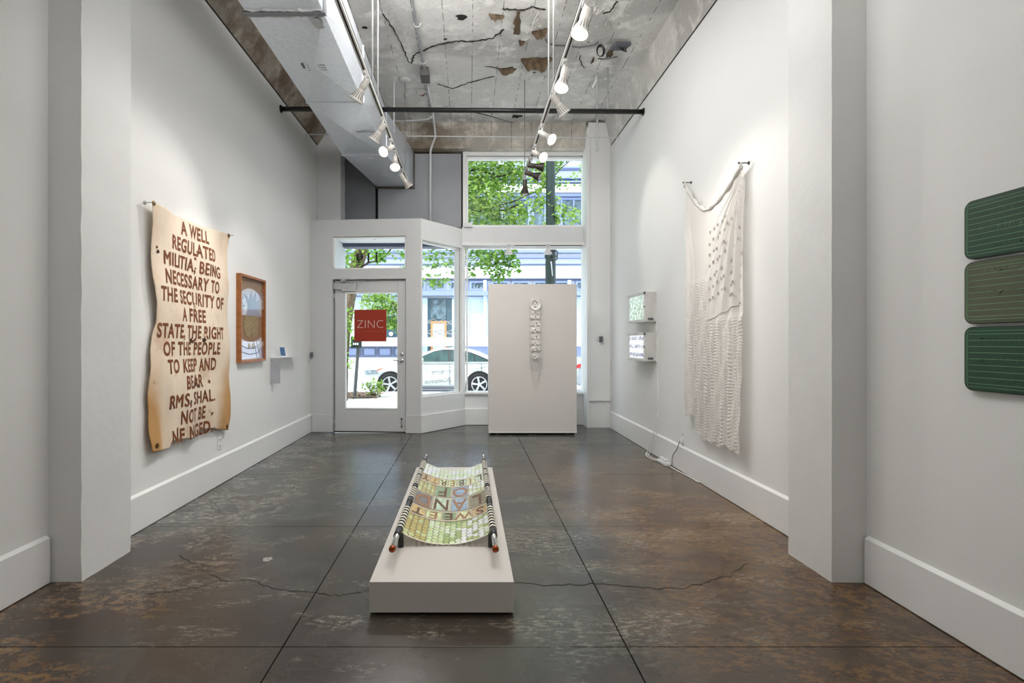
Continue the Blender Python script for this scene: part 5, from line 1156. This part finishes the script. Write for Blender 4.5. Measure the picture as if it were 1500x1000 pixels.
    MB().box(min(X(.9), X(3.6)), max(X(.9), X(3.6)), yc-.90, yc-.80, z+.17, z+.23).build('side_sill', 'ink', o)
    MB().tube([(X(1.86), yc-.88, z+.99), (X(1.84), yc-1.02, z+1.05)], [.03, .06], 8).build('side_mirror', paint, o)
    for s in (.90, 3.56):
        cx = X(s); R = .318
        MB().lathe((cx, yc-.80, z+.315), (0, -1, 0), [(R+.075, 0), (R+.075, .105), (R+.02, .108)], 32).build('wheel_arch', 'black', o)
        w = MB().lathe((cx, yc-.78, z+R), (0, -1, 0), [(R-.02, 0), (R, .03), (R, .14), (R-.02, .155), (R-.10, .158)], 32).build('wheel', 'rubber', o, smooth=False)
        m = MB().lathe((cx, yc-.935, z+R), (0, -1, 0), [(R-.085, 0), (R-.085, .012), (R-.11, .012), (R-.11, .0)], 30, False, False); m.lathe((cx, yc-.935, z+R), (0, -1, 0), [(.05, 0), (.05, .014), (.02, .02)], 12)
        for q in range(5):
            an = 2*PI*q/5+.3; a = Vector((math.cos(an), 0, math.sin(an))); t = Vector((-math.sin(an), 0, math.cos(an))); c = Vector((cx, yc-.944, z+R))
            m.prism([c+a*.03-t*.02, c+a*.03+t*.03, c+a*.12+t*.055, c+a*.215+t*.075, c+a*.215+t*.01, c+a*.12-t*.0], (0, -.010, 0))
        m.build('rim', 'alloy', w)
    MB().obox((X(.30), yc-.83, z+.68), (.20, -.075, .012), (0, .03, 0), (0, 0, .055)).build('headlight', 'lens', o)
    MB().obox((X(.56), yc-.895, z+.745), (.11, -.012, .045), (0, .012, 0), (-.0, 0, .020)).build('marker_lens', 'amber', o)
    MB().obox((X(.12), yc-.66, z+.34), (.10, -.06, 0), (0, .02, 0), (0, 0, .05)).build('bumper_grille', 'black', o)
    MB().obox((X(4.42), yc-.77, z+.86), (.12, .045, .04), (0, .02, 0), (0, 0, .055)).build('tail_lamp', 'tail', o)
    return o
car(-3.16, 15.98, -.30, 4.45, 'white sedan parked across the entrance on the street', 'carw')
car(3.16, 15.98, -.30, 4.5, 'silver car parked behind the white sedan, at the right of the window', 'cars', flip=True)
# small porch lamp under the entry soffit
pc = P(549, 352, 8.05); po = thing('porch_lamp', 'small bare lamp under the white entry soffit', 'lamp', (pc.x, pc.y, 2.76)); MB().lathe((pc.x, pc.y, 2.90), (0, 0, -1), [(.07, 0), (.065, .015), (.02, .02), (.018, .05), (.03, .06), (.028, .12), (.01, .14)], 14).build('lamp_holder', 'plast', po)
